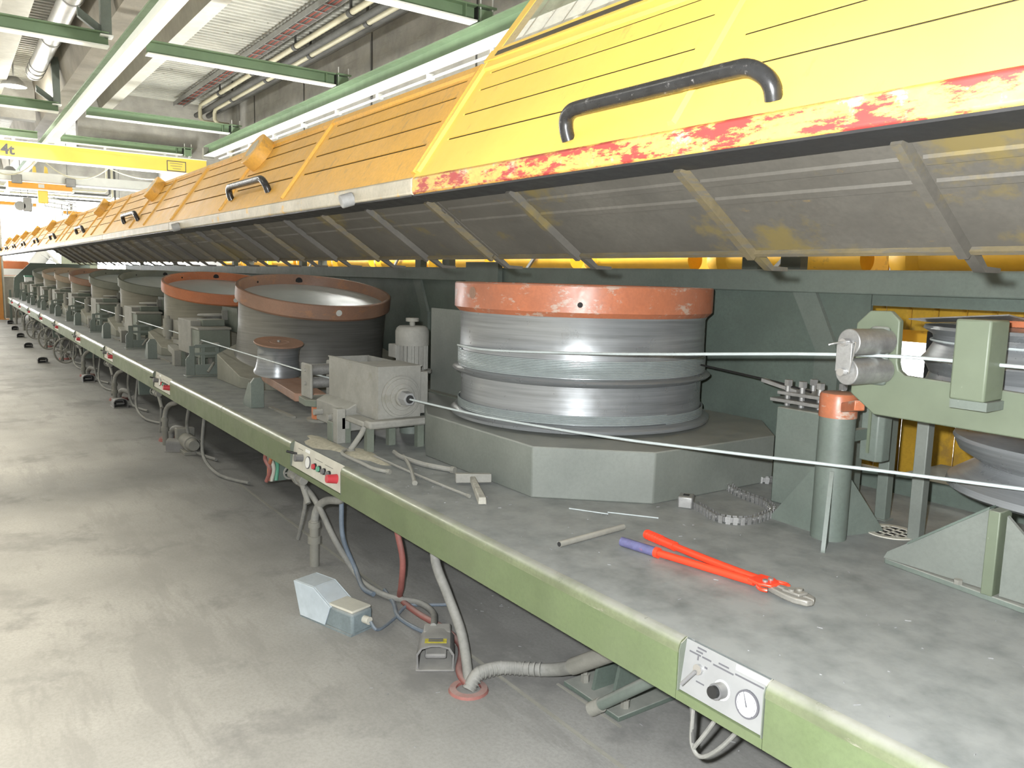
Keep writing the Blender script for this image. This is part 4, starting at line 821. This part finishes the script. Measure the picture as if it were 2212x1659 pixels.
for i, (p0_, p1_) in enumerate(PAN[1:]):
    t, P, slab, knobc, pl = panel(p0_, p1_, f'dusty control panel with gauge and push buttons, {["second", "third", "fourth", "fifth", "sixth", "seventh", "eighth", "ninth", "farthest"][i]} from the front', 'panel_dusty', False)
    gz = knobc('gauge', .33, .45, .033, .008, 'print_dark', t, 28); knobc('gauge_face', .33, .45, .029, .0085, 'white_paint', gz, 28)
    kb = knobc('regulator_knob', .20, .50, .020, .045, 'button_grey', t, 16)
    ob('lever', B().cyl(P(.08, .55, 0), P(.03, .60, .05), .007, n=8), 'black', t)
    for u, m_, r, h in ((.48, 'button_red', .014, .022), (.57, 'button_green', .014, .022), (.66, 'button_grey', .014, .022), (.75, 'button_grey', .014, .022)):
        bt = knobc('button_collar', u, .45, r + .003, .012, 'black', t, 16); knobc('button', u, .45, r, h, m_, bt, 16)
    es = knobc('stop_stem', .88, .42, .014, .035, 'button_grey', t, 16); knobc('stop_button', .88, .42, .024, .055, 'button_red', es, 24, .020)
    slab('label_strip', .25, .34, .80, .92, .0045, 'white_paint', pl)
    for u0, u1, v in ((.1, .2, .8), (.45, .6, .72), (.65, .8, .70)): slab('print_line', u0, u1, v - .012, v + .012, .0036, 'dusty_grey', pl)

# ================================================================== THINGS ON THE TABLE
TZ = .69
def tl(name, pts, r, m_, par=None, n=10, sm=0, **kw): return ob(name, B().tube(pts, r, n, sm), m_, par, **kw)
bc = thing('bolt_cutter', (-1.6, .45, TZ), 'red handled bolt cutter with grey steel jaws lying on the table', 'bolt cutter')
h1 = tl('handle', [(-1.945, .372, .708), (-1.90, .378, .708), (-1.70, .415, .708), (-1.46, .455, .710)], .0125, 'cutter_red', bc, 12, 4)
tl('grip', [(-1.955, .370, .708), (-1.94, .373, .708), (-1.84, .389, .708), (-1.815, .393, .708)], lambda t: .0165, 'cutter_blue', h1, 14, 2)
tl('grip_collar', [(-1.815, .393, .708), (-1.80, .3955, .708)], .018, 'cutter_red', h1, 14)
h2 = tl('handle', [(-1.965, .505, .708), (-1.80, .492, .708), (-1.60, .487, .708), (-1.445, .487, .710)], .0125, 'cutter_red', bc, 12, 4)
tl('grip', [(-1.97, .5055, .708), (-1.82, .494, .708)], .0165, 'cutter_red', h2, 14)
for k in range(6): tl('grip_ring', [(-1.965 + k*.014, .5052 - k*.001, .708), (-1.960 + k*.014, .5048 - k*.001, .708)], .0178, 'cutter_red', h2, 14)
ob('hinge_plate', B().prism([(-1.475, .44), (-1.43, .432), (-1.395, .452), (-1.395, .492), (-1.43, .512), (-1.475, .505)], 'z', .712, .722), 'cutter_red', bc, .003)
ob('stop_hook', B().tube([(-1.43, .432, .712), (-1.41, .42, .712), (-1.392, .428, .712)], .006, 8, 3), 'cutter_red', bc); ob('stop_hook', B().tube([(-1.42, .51, .712), (-1.395, .52, .712), (-1.38, .512, .712)], .006, 8, 3), 'cutter_red', bc)
for x, y in ((-1.425, .46), (-1.425, .486)): ob('pivot_bolt', B().cyl((x, y, .722), (x, y, .728), .008, n=12), 'steel', bc)
ob('jaw', B().prism([(-1.41, .452), (-1.35, .440), (-1.31, .438), (-1.275, .452), (-1.268, .474), (-1.31, .472), (-1.35, .466), (-1.41, .470)], 'z', .698, .716), 'cutter_steel', bc, .004)
ob('jaw', B().prism([(-1.41, .476), (-1.35, .478), (-1.31, .478), (-1.270, .478), (-1.282, .500), (-1.32, .512), (-1.36, .506), (-1.41, .494)], 'z', .698, .716), 'cutter_steel', bc, .004)
ob('jaw_plate', B().prism([(-1.36, .452), (-1.305, .455), (-1.30, .492), (-1.36, .496)], 'z', .716, .724), 'cutter_steel', bc, .002)
for x, y in ((-1.335, .462), (-1.325, .486)): ob('jaw_bolt', B().cyl((x, y, .724), (x, y, .730), .009, n=12), 'cutter_steel', bc)
hm = thing('hammer', (-2.9, .36, TZ), 'dusty hammer lying on the table with its handle towards the front edge', 'hammer')
d = Vector((.36, -.17)).normalized(); e = Vector((-d.y, d.x)); hc_ = Vector((-2.93, .375))
def hq(s, k, z): p = hc_ + d*s + e*k; return (p.x, p.y, z)
ob('head', B().hexa([hq(-.025, -.075, .70), hq(.025, -.075, .70), hq(.025, .085, .70), hq(-.025, .085, .70)], [hq(-.022, -.075, .738), hq(.022, -.075, .742), hq(.022, .085, .738), hq(-.022, .085, .734)]), 'dusty_box', hm, .004)
ob('handle', B().hexa([hq(.02, -.013, .705), hq(.34, -.018, .692), hq(.34, .018, .692), hq(.02, .013, .705)], [hq(.02, -.011, .730), hq(.34, -.015, .722), hq(.34, .015, .722), hq(.02, .011, .730)]), 'wood_grey', hm, .004)
rod = thing('pipe_offcut', (-2.07, .34, TZ), 'thin hollow pipe offcut lying on the table behind the worn edge', 'pipe')
tl('tube', [(-2.056, .175, .702), (-2.089, .505, .702)], .011, 'dusty_grey', rod, 14); ob('bore', B().cyl((-2.0559, .174, .702), (-2.0562, .1765, .702), .0085, n=14), 'hole_dark', rod); tl('sleeve', [(-2.072, .33, .702), (-2.089, .507, .702)], .0095, 'steel', rod, 12)
# roller chain
ch = thing('roller_chain', (-2.0, 1.1, TZ), 'loose roller chain curled on the table with a square end block', 'chain')
ob('end_block', B().box(-.030, .030, -.035, .035, -.0, .05), 'steel', ch, .006)
eb = ch.children[0]; eb.matrix_parent_inverse = Matrix(); eb.location = (-2.185 + 2.0, .945 - 1.1, .0); eb.rotation_euler = (0, 0, .6)
ob('block_slot', B().box(-.012, .012, -.012, .012, .05, .0515), 'hole_dark', eb).matrix_parent_inverse = Matrix()
path = [(-2.15, .96), (-2.06, .93), (-1.97, .90), (-1.90, .96), (-1.90, 1.08), (-1.94, 1.18), (-2.02, 1.24), (-2.12, 1.26), (-2.24, 1.30), (-2.33, 1.40), (-2.32, 1.52), (-2.25, 1.60), (-2.26, 1.68)]
pts = []
for i in range(len(path) - 1):
    pa, pb_, pc, pd = Vector(path[max(i - 1, 0)]), Vector(path[i]), Vector(path[i+1]), Vector(path[min(i + 2, len(path) - 1)])
    for k in range(12):
        q = k/12; pts.append(.5*((2*pb_) + (pc - pa)*q + (2*pa - 5*pb_ + 4*pc - pd)*q*q + (3*pb_ - pa - 3*pc + pd)*q**3))
acc = [pts[0]]
for p in pts[1:]:
    if (p - acc[-1]).length >= .0235: acc.append(p)
lk = B().box(-.0085, .0085, -.014, -.010, -.015, .015).box(-.0085, .0085, .010, .014, -.015, .015)
lk.cyl((.0, -.015, 0), (.0, .015, 0), .006, n=8).box(-.013, .013, -.004, .004, -.010, .010); lkm = lk.mesh('link')
for i in range(len(acc) - 1):
    o = link('link', lkm, 'steel', ch); o.matrix_parent_inverse = Matrix(); mid = (acc[i] + acc[i+1])/2; dd = acc[i+1] - acc[i]
    o.location = (mid.x + 2.0, mid.y - 1.1, .0155); o.rotation_euler = (0, 0, math.atan2(dd.y, dd.x))
# powder and tools by the die box
for i, (x, y, r) in enumerate(((-4.02, .13, .17), (-3.66, .20, .14), (-3.62, .62, .10))):
    b = B(); vs = [(x, y, .702)]; n = 18
    for ring, (rr, z) in enumerate(((.5, .698), (1.0, .6905))):
        for k in range(n): a = 2*PI*k/n; q = r*rr*(1 + .25*math.sin(3*a + i) + random.uniform(-.1, .1)); vs.append((x + 1.5*q*math.cos(a), y + .45*q*math.sin(a), z))
    fs = [(0, 1 + k, 1 + (k+1) % n) for k in range(n)] + [(1 + k, 1 + n + k, 1 + n + (k+1) % n, 1 + (k+1) % n) for k in range(n)]
    b.add(vs, fs); tag(ob('powder_spill', b, 'powder'), ['pale drawing powder spilled at the front post of the open die box', 'pale drawing powder spilled beside the hooked tool', 'pale drawing powder spilled under the die box nozzle'][i], 'powder', None, 'stuff')
tg = [('pry_bar', [(-3.80, .15, .70), (-3.72, .10, .70), (-3.50, .10, .70), (-3.36, .10, .70), (-3.28, .13, .70)], .009, 'thin dusty pry bar nearest the rolled table edge', 'bar'),
      ('steel_rod', [(-3.60, .22, .70), (-3.15, .22, .70), (-2.75, .235, .70)], .006, 'long thin steel rod lying under the hammer', 'rod'),
      ('steel_rod', [(-3.52, .34, .705), (-3.30, .26, .705), (-3.05, .15, .70)], .009, 'dusty rod crossing the other tools by the die box', 'rod'),
      ('tongs_leg', [(-3.62, .34, .705), (-3.50, .32, .705), (-3.30, .34, .705), (-3.15, .40, .705)], .012, 'dusty bent steel bar in the tool heap by the die box', 'bar')]
for nm, p_, r_, l_, c_ in tg:
    t = thing('bent_bar' if nm == 'tongs_leg' else nm, p_[0], l_, c_); tl('shaft', p_, r_, 'dusty_box', t, 8, 3); ob('tip', B().cyl(p_[-1], Vector(p_[-1]) + (Vector(p_[-1]) - Vector(p_[-2])).normalized()*.02, r_*1.4, n=8), 'dusty_grey', t)
ht = thing('drain_tube', (-3.80, .20, .69), 'small drain tube hanging from the die box plate to the table', 'tube')
tl('tube', [(-3.76, .24, .82), (-3.765, .22, .78), (-3.79, .19, .72), (-3.80, .18, .70)], .014, 'dusty_box', ht, 12, 4); ob('mouth', B().cyl((-3.80, .18, .69), (-3.80, .18, .702), .022, n=16), 'dusty_grey', ht)
cb = thing('dusty_ball', (-3.50, .58, .69), 'dusty round float resting beside the die box stand', 'ball')
ob('shell', B().lathe([(0, 0), (.03, .004), (.055, .03), (.06, .06), (.055, .09), (.03, .116), (0, .12)], 24, c=(-3.55, .62, .69)), 'dusty_box', cb)
for i, p_ in enumerate((((-2.28, .60), (-2.12, .72)), ((-2.26, .585), (-2.40, .50)))):
    tag(ob('wire_offcut', B().tube([(*p_[0], .694), (*p_[1], .694)], .0025, 6, 0), 'wire'), ['bright wire offcut on the table before the drum block', 'shorter bright wire offcut beside the drum block corner'][i], 'wire', 'wire offcuts')

b = B(); rs = random.Random(3)
for k in range(120):
    x, y = -2.3 + 1.9*rs.random(), .08 + 1.1*rs.random()*rs.random()**.3
    if k > 80: x, y = -3.6 + 1.2*rs.random(), .06 + .30*rs.random()
    a = rs.random()*6.28; L_ = .002 + .007*rs.random()**2; w_ = .0009
    dx, dy = math.cos(a)*L_, math.sin(a)*L_; ex, ey = -math.sin(a)*w_, math.cos(a)*w_
    b.hexa([(x - dx - ex, y - dy - ey, .6902), (x + dx - ex, y + dy - ey, .6902), (x + dx + ex, y + dy + ey, .6902), (x - dx + ex, y - dy + ey, .6902)], [(x - dx - ex, y - dy - ey, .6918), (x + dx - ex, y + dy - ey, .6925), (x + dx + ex, y + dy + ey, .6925), (x - dx + ex, y - dy + ey, .6918)])
tag(ob('metal_shavings', b, 'panel_white', smooth=False), 'tiny bright metal shavings scattered over the table', 'shavings', None, 'stuff')
b = B()
for k in range(70):
    x, y = -3.6 + 2.2*rs.random(), -.3 + 1.0*rs.random(); a = rs.random()*6.28; L_ = .002 + .008*rs.random()**2; w_ = .001
    dx, dy = math.cos(a)*L_, math.sin(a)*L_; ex, ey = -math.sin(a)*w_, math.cos(a)*w_
    b.hexa([(x - dx - ex, y - dy - ey, .0002), (x + dx - ex, y + dy - ey, .0002), (x + dx + ex, y + dy + ey, .0002), (x - dx + ex, y - dy + ey, .0002)], [(x - dx - ex, y - dy - ey, .0022), (x + dx - ex, y + dy - ey, .003), (x + dx + ex, y + dy + ey, .003), (x - dx + ex, y - dy + ey, .0022)])
tag(ob('metal_shavings', b, 'panel_white', smooth=False), 'tiny bright metal shavings scattered on the floor under the bed', 'shavings', None, 'stuff')

# ================================================================== UNDER THE BED
fs_ = thing('foot_switch', (-3.35, -.1, 0), 'pale blue grey foot switch with hooded pedal on the floor', 'foot switch')
M = Matrix.Translation((-3.40, -.115, 0)) @ Matrix.Rotation(math.radians(18), 4, 'Z')
def mb(): b = B(); b.m = M; return b
ob('hood', mb().prism([(-.11, .0), (.06, .0), (.10, .10), (-.02, .165), (-.16, .165), (-.14, .10)], 'y', -.07, -.062).prism([(-.16, .155), (-.02, .155), (-.02, .165), (-.16, .165)], 'y', -.062, .062).prism([(-.11, .0), (.06, .0), (.10, .10), (-.02, .165), (-.16, .165), (-.14, .10)], 'y', .062, .07).prism([(-.02, .165), (.10, .10), (.095, .09), (-.025, .155)], 'y', -.062, .062), 'switch_blue', fs_, .004, smooth=False)
ob('switch_body', mb().box(.05, .24, -.062, .062, .0, .10), 'switch_dark', fs_, .012); ob('body_lid', mb().box(.055, .235, -.058, .058, .10, .112), 'panel_dusty', fs_, .006)
ob('pedal', mb().hexa([(-.13, -.045, .05), (.0, -.045, .03), (.0, .045, .03), (-.13, .045, .05)], [(-.13, -.045, .075), (.0, -.045, .06), (.0, .045, .06), (-.13, .045, .075)]), 'switch_blue', fs_, .006)
ob('cable_gland', mb().cyl((.24, .01, .06), (.275, .01, .06), .018, n=12), 'panel_dusty', fs_); ob('base', mb().box(-.11, .24, -.07, .07, 0, .008), 'switch_dark', fs_)
tag(tl('cable', [(-3.13, -.02, .06), (-3.10, .0, .03), (-3.20, .13, .012), (-3.30, .25, .012), (-3.26, .34, .012), (-3.20, .45, .012)], .008, 'hose_blue', None, 8, 5), 'blue cable from the pale foot switch', 'cable')
tag(tl('cable', [(-3.52, .24, .02), (-3.36, .21, .014), (-3.22, .16, .014), (-3.10, .16, .014), (-2.96, .17, .03), (-2.93, .18, .06)], .010, 'hose_blue', None, 8, 5), 'pale blue cable looping to the dark foot pedal', 'cable')
def pedal(x, y, ang, label, sign):
    t = thing('foot_pedal', (x, y, 0), label, 'foot pedal', 'dark foot pedals'); M_ = Matrix.Translation((x, y, 0)) @ Matrix.Rotation(ang, 4, 'Z')
    def b_(): q = B(); q.m = M_; return q
    arch = [(-.075, 0), (-.078, .07), (-.06, .098), (-.02, .11), (.02, .11), (.06, .098), (.078, .07), (.075, 0)]
    inn = [(u*.9, v*.93) for u, v in arch]
    vs = [(-.10, u, v) for u, v in arch] + [(-.10, u, v) for u, v in inn] + [(.11, u*.95, v*.8) for u, v in arch] + [(.11, u*.95, v*.8) for u, v in inn]
    fs = []
    for i in range(7): fs += [(i, i+1, 9+i, 8+i), (16+i, 24+i, 25+i, 17+i), (i, 16+i, 17+i, i+1), (8+i, 9+i, 25+i, 24+i)]
    fs += [(0, 8, 24, 16), (7, 23, 31, 15)]
    ob('hood', b_().add(vs, fs), 'pedal_dark', t); ob('base', b_().box(-.11, .12, -.08, .08, 0, .008), 'pedal_dark', t, .003)
    ob('tread', b_().hexa([(-.07, -.045, .035), (.08, -.045, .02), (.08, .045, .02), (-.07, .045, .035)], [(-.07, -.045, .055), (.08, -.045, .06), (.08, .045, .06), (-.07, .045, .055)]), 'pedal_dark', t, .008)
    ob('rear_box', b_().box(.08, .17, -.06, .06, .008, .085), 'pedal_dark', t, .008)
    if sign: 
        s = ob('warning_sticker', b_().hexa([(-.085, -.045, .1125), (-.03, -.045, .105), (-.03, .045, .105), (-.085, .045, .1125)], [(-.085, -.045, .1135), (-.03, -.045, .106), (-.03, .045, .106), (-.085, .045, .1135)]), 'sign_yellow', t)
        for k, xx in enumerate((-.07, -.048)): ob('print_line', b_().box(xx, xx + .008, -.03, .03, .1125 - k*.003, .1145 - k*.003), 'print_dark', s)
    return t
pedal(-2.77, .11, math.radians(148), 'dark hooded foot pedal with yellow sticker under the nearest apron', True)
tag(tl('hose', [(-4.38, .1, .41), (-4.20, .1, .40), (-4.03, .1, .34), (-3.86, .12, .20), (-3.78, .2, .03), (-3.6, .19, .022), (-3.42, .22, .022), (-3.28, .31, .022), (-3.13, .30, .03), (-2.98, .22, .06), (-2.90, .17, .08)], .016, 'hose_grey', None, 10, 5), 'grey hose curving from the second panel to the dark pedal', 'hose')
tag(tl('hose', [(-3.85, .15, .52), (-3.85, .15, .40), (-3.83, .15, .22), (-3.78, .2, .05), (-3.6, .16, .02), (-3.5, .17, .02)], .013, 'hose_blue', None, 10, 5), 'blue grey hose hanging below the second panel', 'hose')
tag(tl('hose', [(-3.34, .2, .53), (-3.31, .2, .40), (-3.25, .2, .27), (-3.30, .22, .12), (-3.38, .26, .02), (-3.18, .25, .018), (-2.97, .27, .018), (-2.78, .24, .018), (-2.60, .12, .018), (-2.48, .09, .018)], .015, 'hose_red', None, 10, 5), 'dusty red hose hanging under the apron and running over the floor', 'hose')
tag(tl('hose', [(-2.95, .2, .54), (-2.91, .18, .38), (-2.80, .18, .26), (-2.66, .17, .13), (-2.49, .10, .01)], .021, 'hose_grey', None, 12, 5), 'thick grey hose slanting from the bed into the floor socket', 'hose')
cdh = thing('conduit_hose', (-2.48, .09, 0), 'ribbed metal conduit rising from the floor socket beneath the bed', 'hose')
cpts = [(-2.48, .09, .0), (-2.49, .14, .05), (-2.47, .23, .06), (-2.42, .31, .055), (-2.33, .38, .07), (-2.18, .38, .15), (-2.02, .38, .26)]
tl('tube', cpts, .026, 'hose_grey', cdh, 14, 6)
Pc = [Vector(cpts[i]).lerp(Vector(cpts[i+1]), k/5) for i in range(4) for k in range(5)]
for i in range(len(Pc) - 1): ob('ring', B().cyl(Pc[i], Pc[i] + (Pc[i+1] - Pc[i]).normalized()*.006, .0285, n=14), 'hose_grey', cdh)
ob('end_sleeve', B().cyl((-2.2, .38, .14), (-1.98, .38, .29), .032, n=16), 'dusty_grey', cdh); ob('socket', B().lathe([(.05, 0), (.05, .012), (.075, .01), (.08, 0)], 20, c=(-2.48, .09, 0)), 'hose_red', cdh)
ff = thing('levelling_foot', (-2.05, .5, 0), 'green bed foot with base plate and levelling bar under the front edge', 'foot')
ob('base_plate', B().prism([(-2.31, .43), (-1.99, .43), (-1.99, .76), (-2.31, .76)], 'z', 0, .02), 'frame_green', ff, .003)
ob('web', B().prism([(.48, .02), (.72, .02), (.72, .54), (.60, .54)], 'x', -2.20, -2.185), 'frame_green', ff); ob('web', B().prism([(.48, .02), (.72, .02), (.72, .54), (.60, .54)], 'x', -2.09, -2.075), 'frame_green', ff)
ob('bar', B().cyl((-2.05, .36, .05), (-1.78, .44, .28), .022, n=16), 'frame_green_mid', ff); ob('bar_collar', B().cyl((-2.06, .357, .04), (-2.02, .369, .074), .027, n=16), 'dusty_grey', ff)
for x, y in ((-2.03, .50), (-2.26, .50)): ob('bolt', B().cyl((x, y, .02), (x, y, .05), .018, n=6).cyl((x, y, .05), (x, y, .09), .010, n=8), 'dusty_grey', ff)
cl_ = thing('cable_loop', (-1.3, .1, .53), 'thin grey cables looped below the nearest control panel', 'cable')
tl('cable', [(-1.36, .1, .53), (-1.365, .1, .42), (-1.36, .1, .35), (-1.325, .1, .335), (-1.26, .1, .40), (-1.18, .1, .52)], .006, 'hose_grey', cl_, 8, 6); tl('cable', [(-1.355, .1, .345), (-1.31, .1, .42), (-1.25, .1, .53)], .006, 'hose_grey', cl_, 8, 4); tl('cable', [(-1.375, .1, .53), (-1.37, .1, .44), (-1.358, .1, .36)], .005, 'pipe_dark', cl_, 8, 4)
# per-bay plumbing
def bay():
    x = -4.08
    t = thing('valve_pipe', (x, .1, 0), 'dusty grey standpipe with coupling under the second control panel', 'pipe', 'standpipes')
    tl('pipe', [(x, .09, 0), (x, .09, .26)], .026, 'dusty_grey', t, 16); ob('coupling', B().cyl((x, .09, .13), (x, .09, .17), .036, n=16), 'dusty_grey', t); ob('coupling', B().cyl((x, .09, .22), (x, .09, .25), .033, n=16), 'dusty_grey', t)
    tl('elbow', [(x, .09, .25), (x + .02, .1, .33), (x + .10, .12, .39), (x + .25, .14, .43), (x + .30, .15, .5)], .022, 'hose_grey', t, 12, 5)
    v = thing('tap_valve', (x - .18, .06, .45), 'dusty tap valve fixed below the apron left of the second panel', 'valve', 'tap valves')
    ob('body', B().cyl((x - .30, .07, .46), (x - .10, .07, .46), .026, n=14), 'dusty_box', v, .003); ob('hex', B().cyl((x - .22, .07, .46), (x - .17, .07, .46), .036, n=6), 'dusty_box', v)
    ob('spout', B().cyl((x - .15, .07, .46), (x - .06, .08, .34), .016, n=10), 'dusty_box', v); ob('hanger', B().box(x - .29, x - .26, .05, .09, .46, .54), 'dusty_box', v)
    ob('wheel', B().tube([(x - .32 , .07 + .035*math.cos(a), .46 + .035*math.sin(a)) for a in [2*PI*k/14 for k in range(14)]], .006, 6, 0, True), 'dusty_box', v); ob('spoke', B().box(x - .323, x - .317, .04, .10, .456, .464), 'dusty_box', v)
    tl('hose_tail', [(x - .10, .08, .42), (x - .14, .09, .30), (x - .22, .1, .18), (x - .28, .1, .07)], .011, 'hose_grey', v, 8, 5)
    return t, v
bt_, bv_ = bay()
vb = thing('cable_bundle', (-4.75, .08, .4), 'small red and white cable bundle hanging below the apron', 'cable')
for k, (m_, y) in enumerate((('hose_red', .05), ('panel_dusty', .08), ('button_green', .11), ('rim_orange', .065))): tl('cable', [(-4.72 + .01*k, y, .54), (-4.78 + .02*k, y, .47), (-4.72 - .02*k, y + .01, .41), (-4.76, y, .33)], .012, m_, vb, 8, 4)
ob('clip', B().box(-4.80, -4.68, .03, .13, .515, .535), 'dusty_grey', vb)
lab = ['third', 'fourth', 'fifth', 'sixth', 'seventh', 'eighth', 'ninth', 'farthest']
for k in range(8):
    dx = PAN[k + 2][0] - PAN[1][0] - (.12 if k == 0 else 0)
    dup(bt_, (dx, 0, 0), f'dusty grey standpipe with coupling under the {lab[k]} control panel'); dup(bv_, (dx, 0, 0), f'dusty tap valve fixed below the apron left of the {lab[k]} panel')
    x = PAN[k + 2][0]
    tag(tl('hose', [(x + .55, .2, .53), (x + .50, .18, .38), (x + .36, .2, .22), (x + .40, .22, .05), (x + .62, .24, .02), (x + .9, .3, .02)], .014, 'hose_grey', None, 8, 4), f'dusty hanging hose under the bed after the {lab[k]} panel', 'hose', 'hanging hoses')
    tag(tl('hose', [(x + .95, .22, .53), (x + .98, .18, .30), (x + 1.1, .15, .10), (x + 1.45, .18, .02), (x + 1.8, .3, .02)], .013, 'hose_grey', None, 8, 4), f'slack hose drooping to the floor past the {lab[k]} panel', 'hose', 'slack hoses')
    py = [.15, .10, .10, -.22, -.20, -.15, -.10, -.05][k]
    pedal(x + [.30, .35, .45, .3, -.1, -.2, -.1, .0][k], py, math.radians(180 if k else 60), f'dusty dark foot pedal on the floor near the {lab[k]} panel', False)
    if k < 5:
        t = thing('hose_socket', (x - .2, .18, 0), f'round floor socket with bent grey hose near the {lab[k]} panel', 'socket', 'floor sockets')
        ob('ring', B().lathe([(.06, 0), (.06, .03), (.10, .028), (.11, 0)], 20, c=(x - .2, .18, 0)), 'hose_red', t); tl('hose', [(x - .2, .18, .0), (x - .2, .19, .08), (x - .1, .22, .13), (x + .08, .28, .11)], .03, 'hose_grey', t, 10, 5)
    if k in (3, 4, 5):
        t = thing('hand_wheel', (x + .9, .12, .25), f'spoked hand wheel hanging below the apron after the {lab[k]} panel', 'wheel', 'hand wheels'); cx_ = x + .9
        ob('tyre', B().tube([(cx_ + .02*math.cos(a), .06 + .16*math.cos(a), .25 + .20*math.sin(a)) for a in [2*PI*q/24 for q in range(24)]], .014, 8, 0, True), 'dusty_grey', t)
        for q in range(3):
            a = PI*q/3; ob('spoke', B().cyl((cx_, .06 - .155*math.cos(a), .25 - .195*math.sin(a)), (cx_, .06 + .155*math.cos(a), .25 + .195*math.sin(a)), .009, n=6), 'dusty_grey', t)
        ob('hub', B().cyl((cx_ - .02, .06, .25), (cx_ + .03, .06, .25), .03, n=12), 'dusty_grey', t); ob('axle', B().cyl((cx_ - .02, .06, .25), (cx_ - .2, .5, .30), .015, n=8), 'dusty_grey', t); ob('hanger', B().box(cx_ - .08, cx_ - .05, .16, .22, .25, .54), 'dusty_grey', t)
mt_ = thing('pump_motor', (-7.35, .20, 0), 'small dusty grey pump standing on the floor below the third panel', 'pump')
ob('body', B().cyl((-7.45, .20, .09), (-7.20, .20, .09), .07, n=20), 'dusty_grey', mt_, .006); ob('end_bell', B().cyl((-7.20, .2, .09), (-7.14, .2, .09), .06, .045, n=20), 'dusty_grey', mt_)
ob('foot', B().box(-7.48, -7.18, .13, .27, 0, .03), 'dusty_grey', mt_, .004); ob('top_box', B().box(-7.50, -7.42, .12, .28, .03, .20), 'dusty_grey', mt_, .01)

# steel strip let into the floor
fj = thing('floor_strip', (-2, .3, 0), 'narrow steel strip in the concrete floor along the bed', 'strip')
ob('strip', B().box(-6, 2, .245, .26, 0, .004), 'dusty_grey', fj); ob('strip', B().box(-2.33, -1.96, .41, .42, 0, .004), 'dusty_grey', fj)

# ================================================================== FAR END
fp_ = thing('steel_column', (-28.4, -.1, 0), 'orange steel column at the far left end of the machine', 'column')
ob('flange', B().box(-28.5, -28.3, -.35, -.08, 0, 4.9), 'orange_post', fp_); ob('edge', B().box(-28.5, -28.35, -.08, -.02, 0, 3.0), 'panel_dusty', fp_); ob('base', B().box(-28.6, -28.2, -.45, .05, 0, .02), 'orange_post', fp_)
cr_ = thing('wire_crate', (-29.2, .1, 0), 'grey meshed crate standing behind the far end guard', 'crate')
ob('side', B().box(-29.3, -29.25, .0, .42, 0, 1.25), 'dusty_grey', cr_); ob('side', B().box(-30.0, -29.95, .0, .42, 0, 1.25), 'dusty_grey', cr_); ob('wall', B().box(-29.95, -29.3, .0, .03, 0, 1.25), 'dusty_grey', cr_); ob('rim', B().box(-30.02, -29.23, -.02, .44, 1.25, 1.29), 'panel_dusty', cr_)
co = thing('wire_reel', (-33.2, .55, 0), 'orange red reel with a white band behind the crate', 'reel')
ob('coil', B().lathe([(.25, 1.0), (.55, 1.0), (.60, 1.3), (.58, 1.75), (.25, 1.8)], 40, c=(-33.2, .55, 0)), 'coil_orange', co); ob('band', B().lathe([(.60, 1.28), (.612, 1.40), (.606, 1.50), (.598, 1.30)], 40, c=(-33.2, .55, 0)), 'white_paint', co); ob('stand', B().cyl((-33.2, .55, 0), (-33.2, .55, 1.0), .22, n=20), 'dusty_grey', co)
sh = thing('shear_machine', (-31, 1.3, 0), 'white and grey inclined spooler beyond the far end guard', 'machine')
ob('drum', B().cyl((-31.2, 1.0, 1.6), (-31.2, 1.35, 2.1), .22, n=24), 'white_paint', sh); ob('stay', B().cyl((-31.0, 1.25, 2.2), (-31.0, 1.8, 1.6), .04, n=8), 'white_paint', sh); ob('stay', B().cyl((-31.0, 1.2, 2.0), (-31.0, 1.7, 1.7), .03, n=8), 'white_paint', sh); ob('pedestal', B().box(-31.4, -30.9, .9, 1.5, 0, 1.55), 'dusty_grey', sh, .02)
gc = thing('control_cabinet', (-34, 2.6, 0), 'pale green control cabinet near the bright far window', 'cabinet')
ob('body', B().box(-34.5, -34, 2.1, 3.3, 0, 2.7), 'cabinet_green', gc, .01); ob('door', B().box(-34, -33.98, 2.13, 2.68, .1, 2.65), 'cabinet_green', gc); ob('door', B().box(-34, -33.98, 2.72, 3.27, .1, 2.65), 'cabinet_green', gc)
bx_ = thing('tool_box', (-26.6, .5, 1.15), 'small white and green box on the farthest die box', 'box')
ob('body', B().box(-26.75, -26.5, .38, .56, 1.16, 1.30), 'white_paint', bx_, .005); ob('lid', B().box(-26.76, -26.49, .37, .57, 1.30, 1.34), 'button_green', bx_, .004)
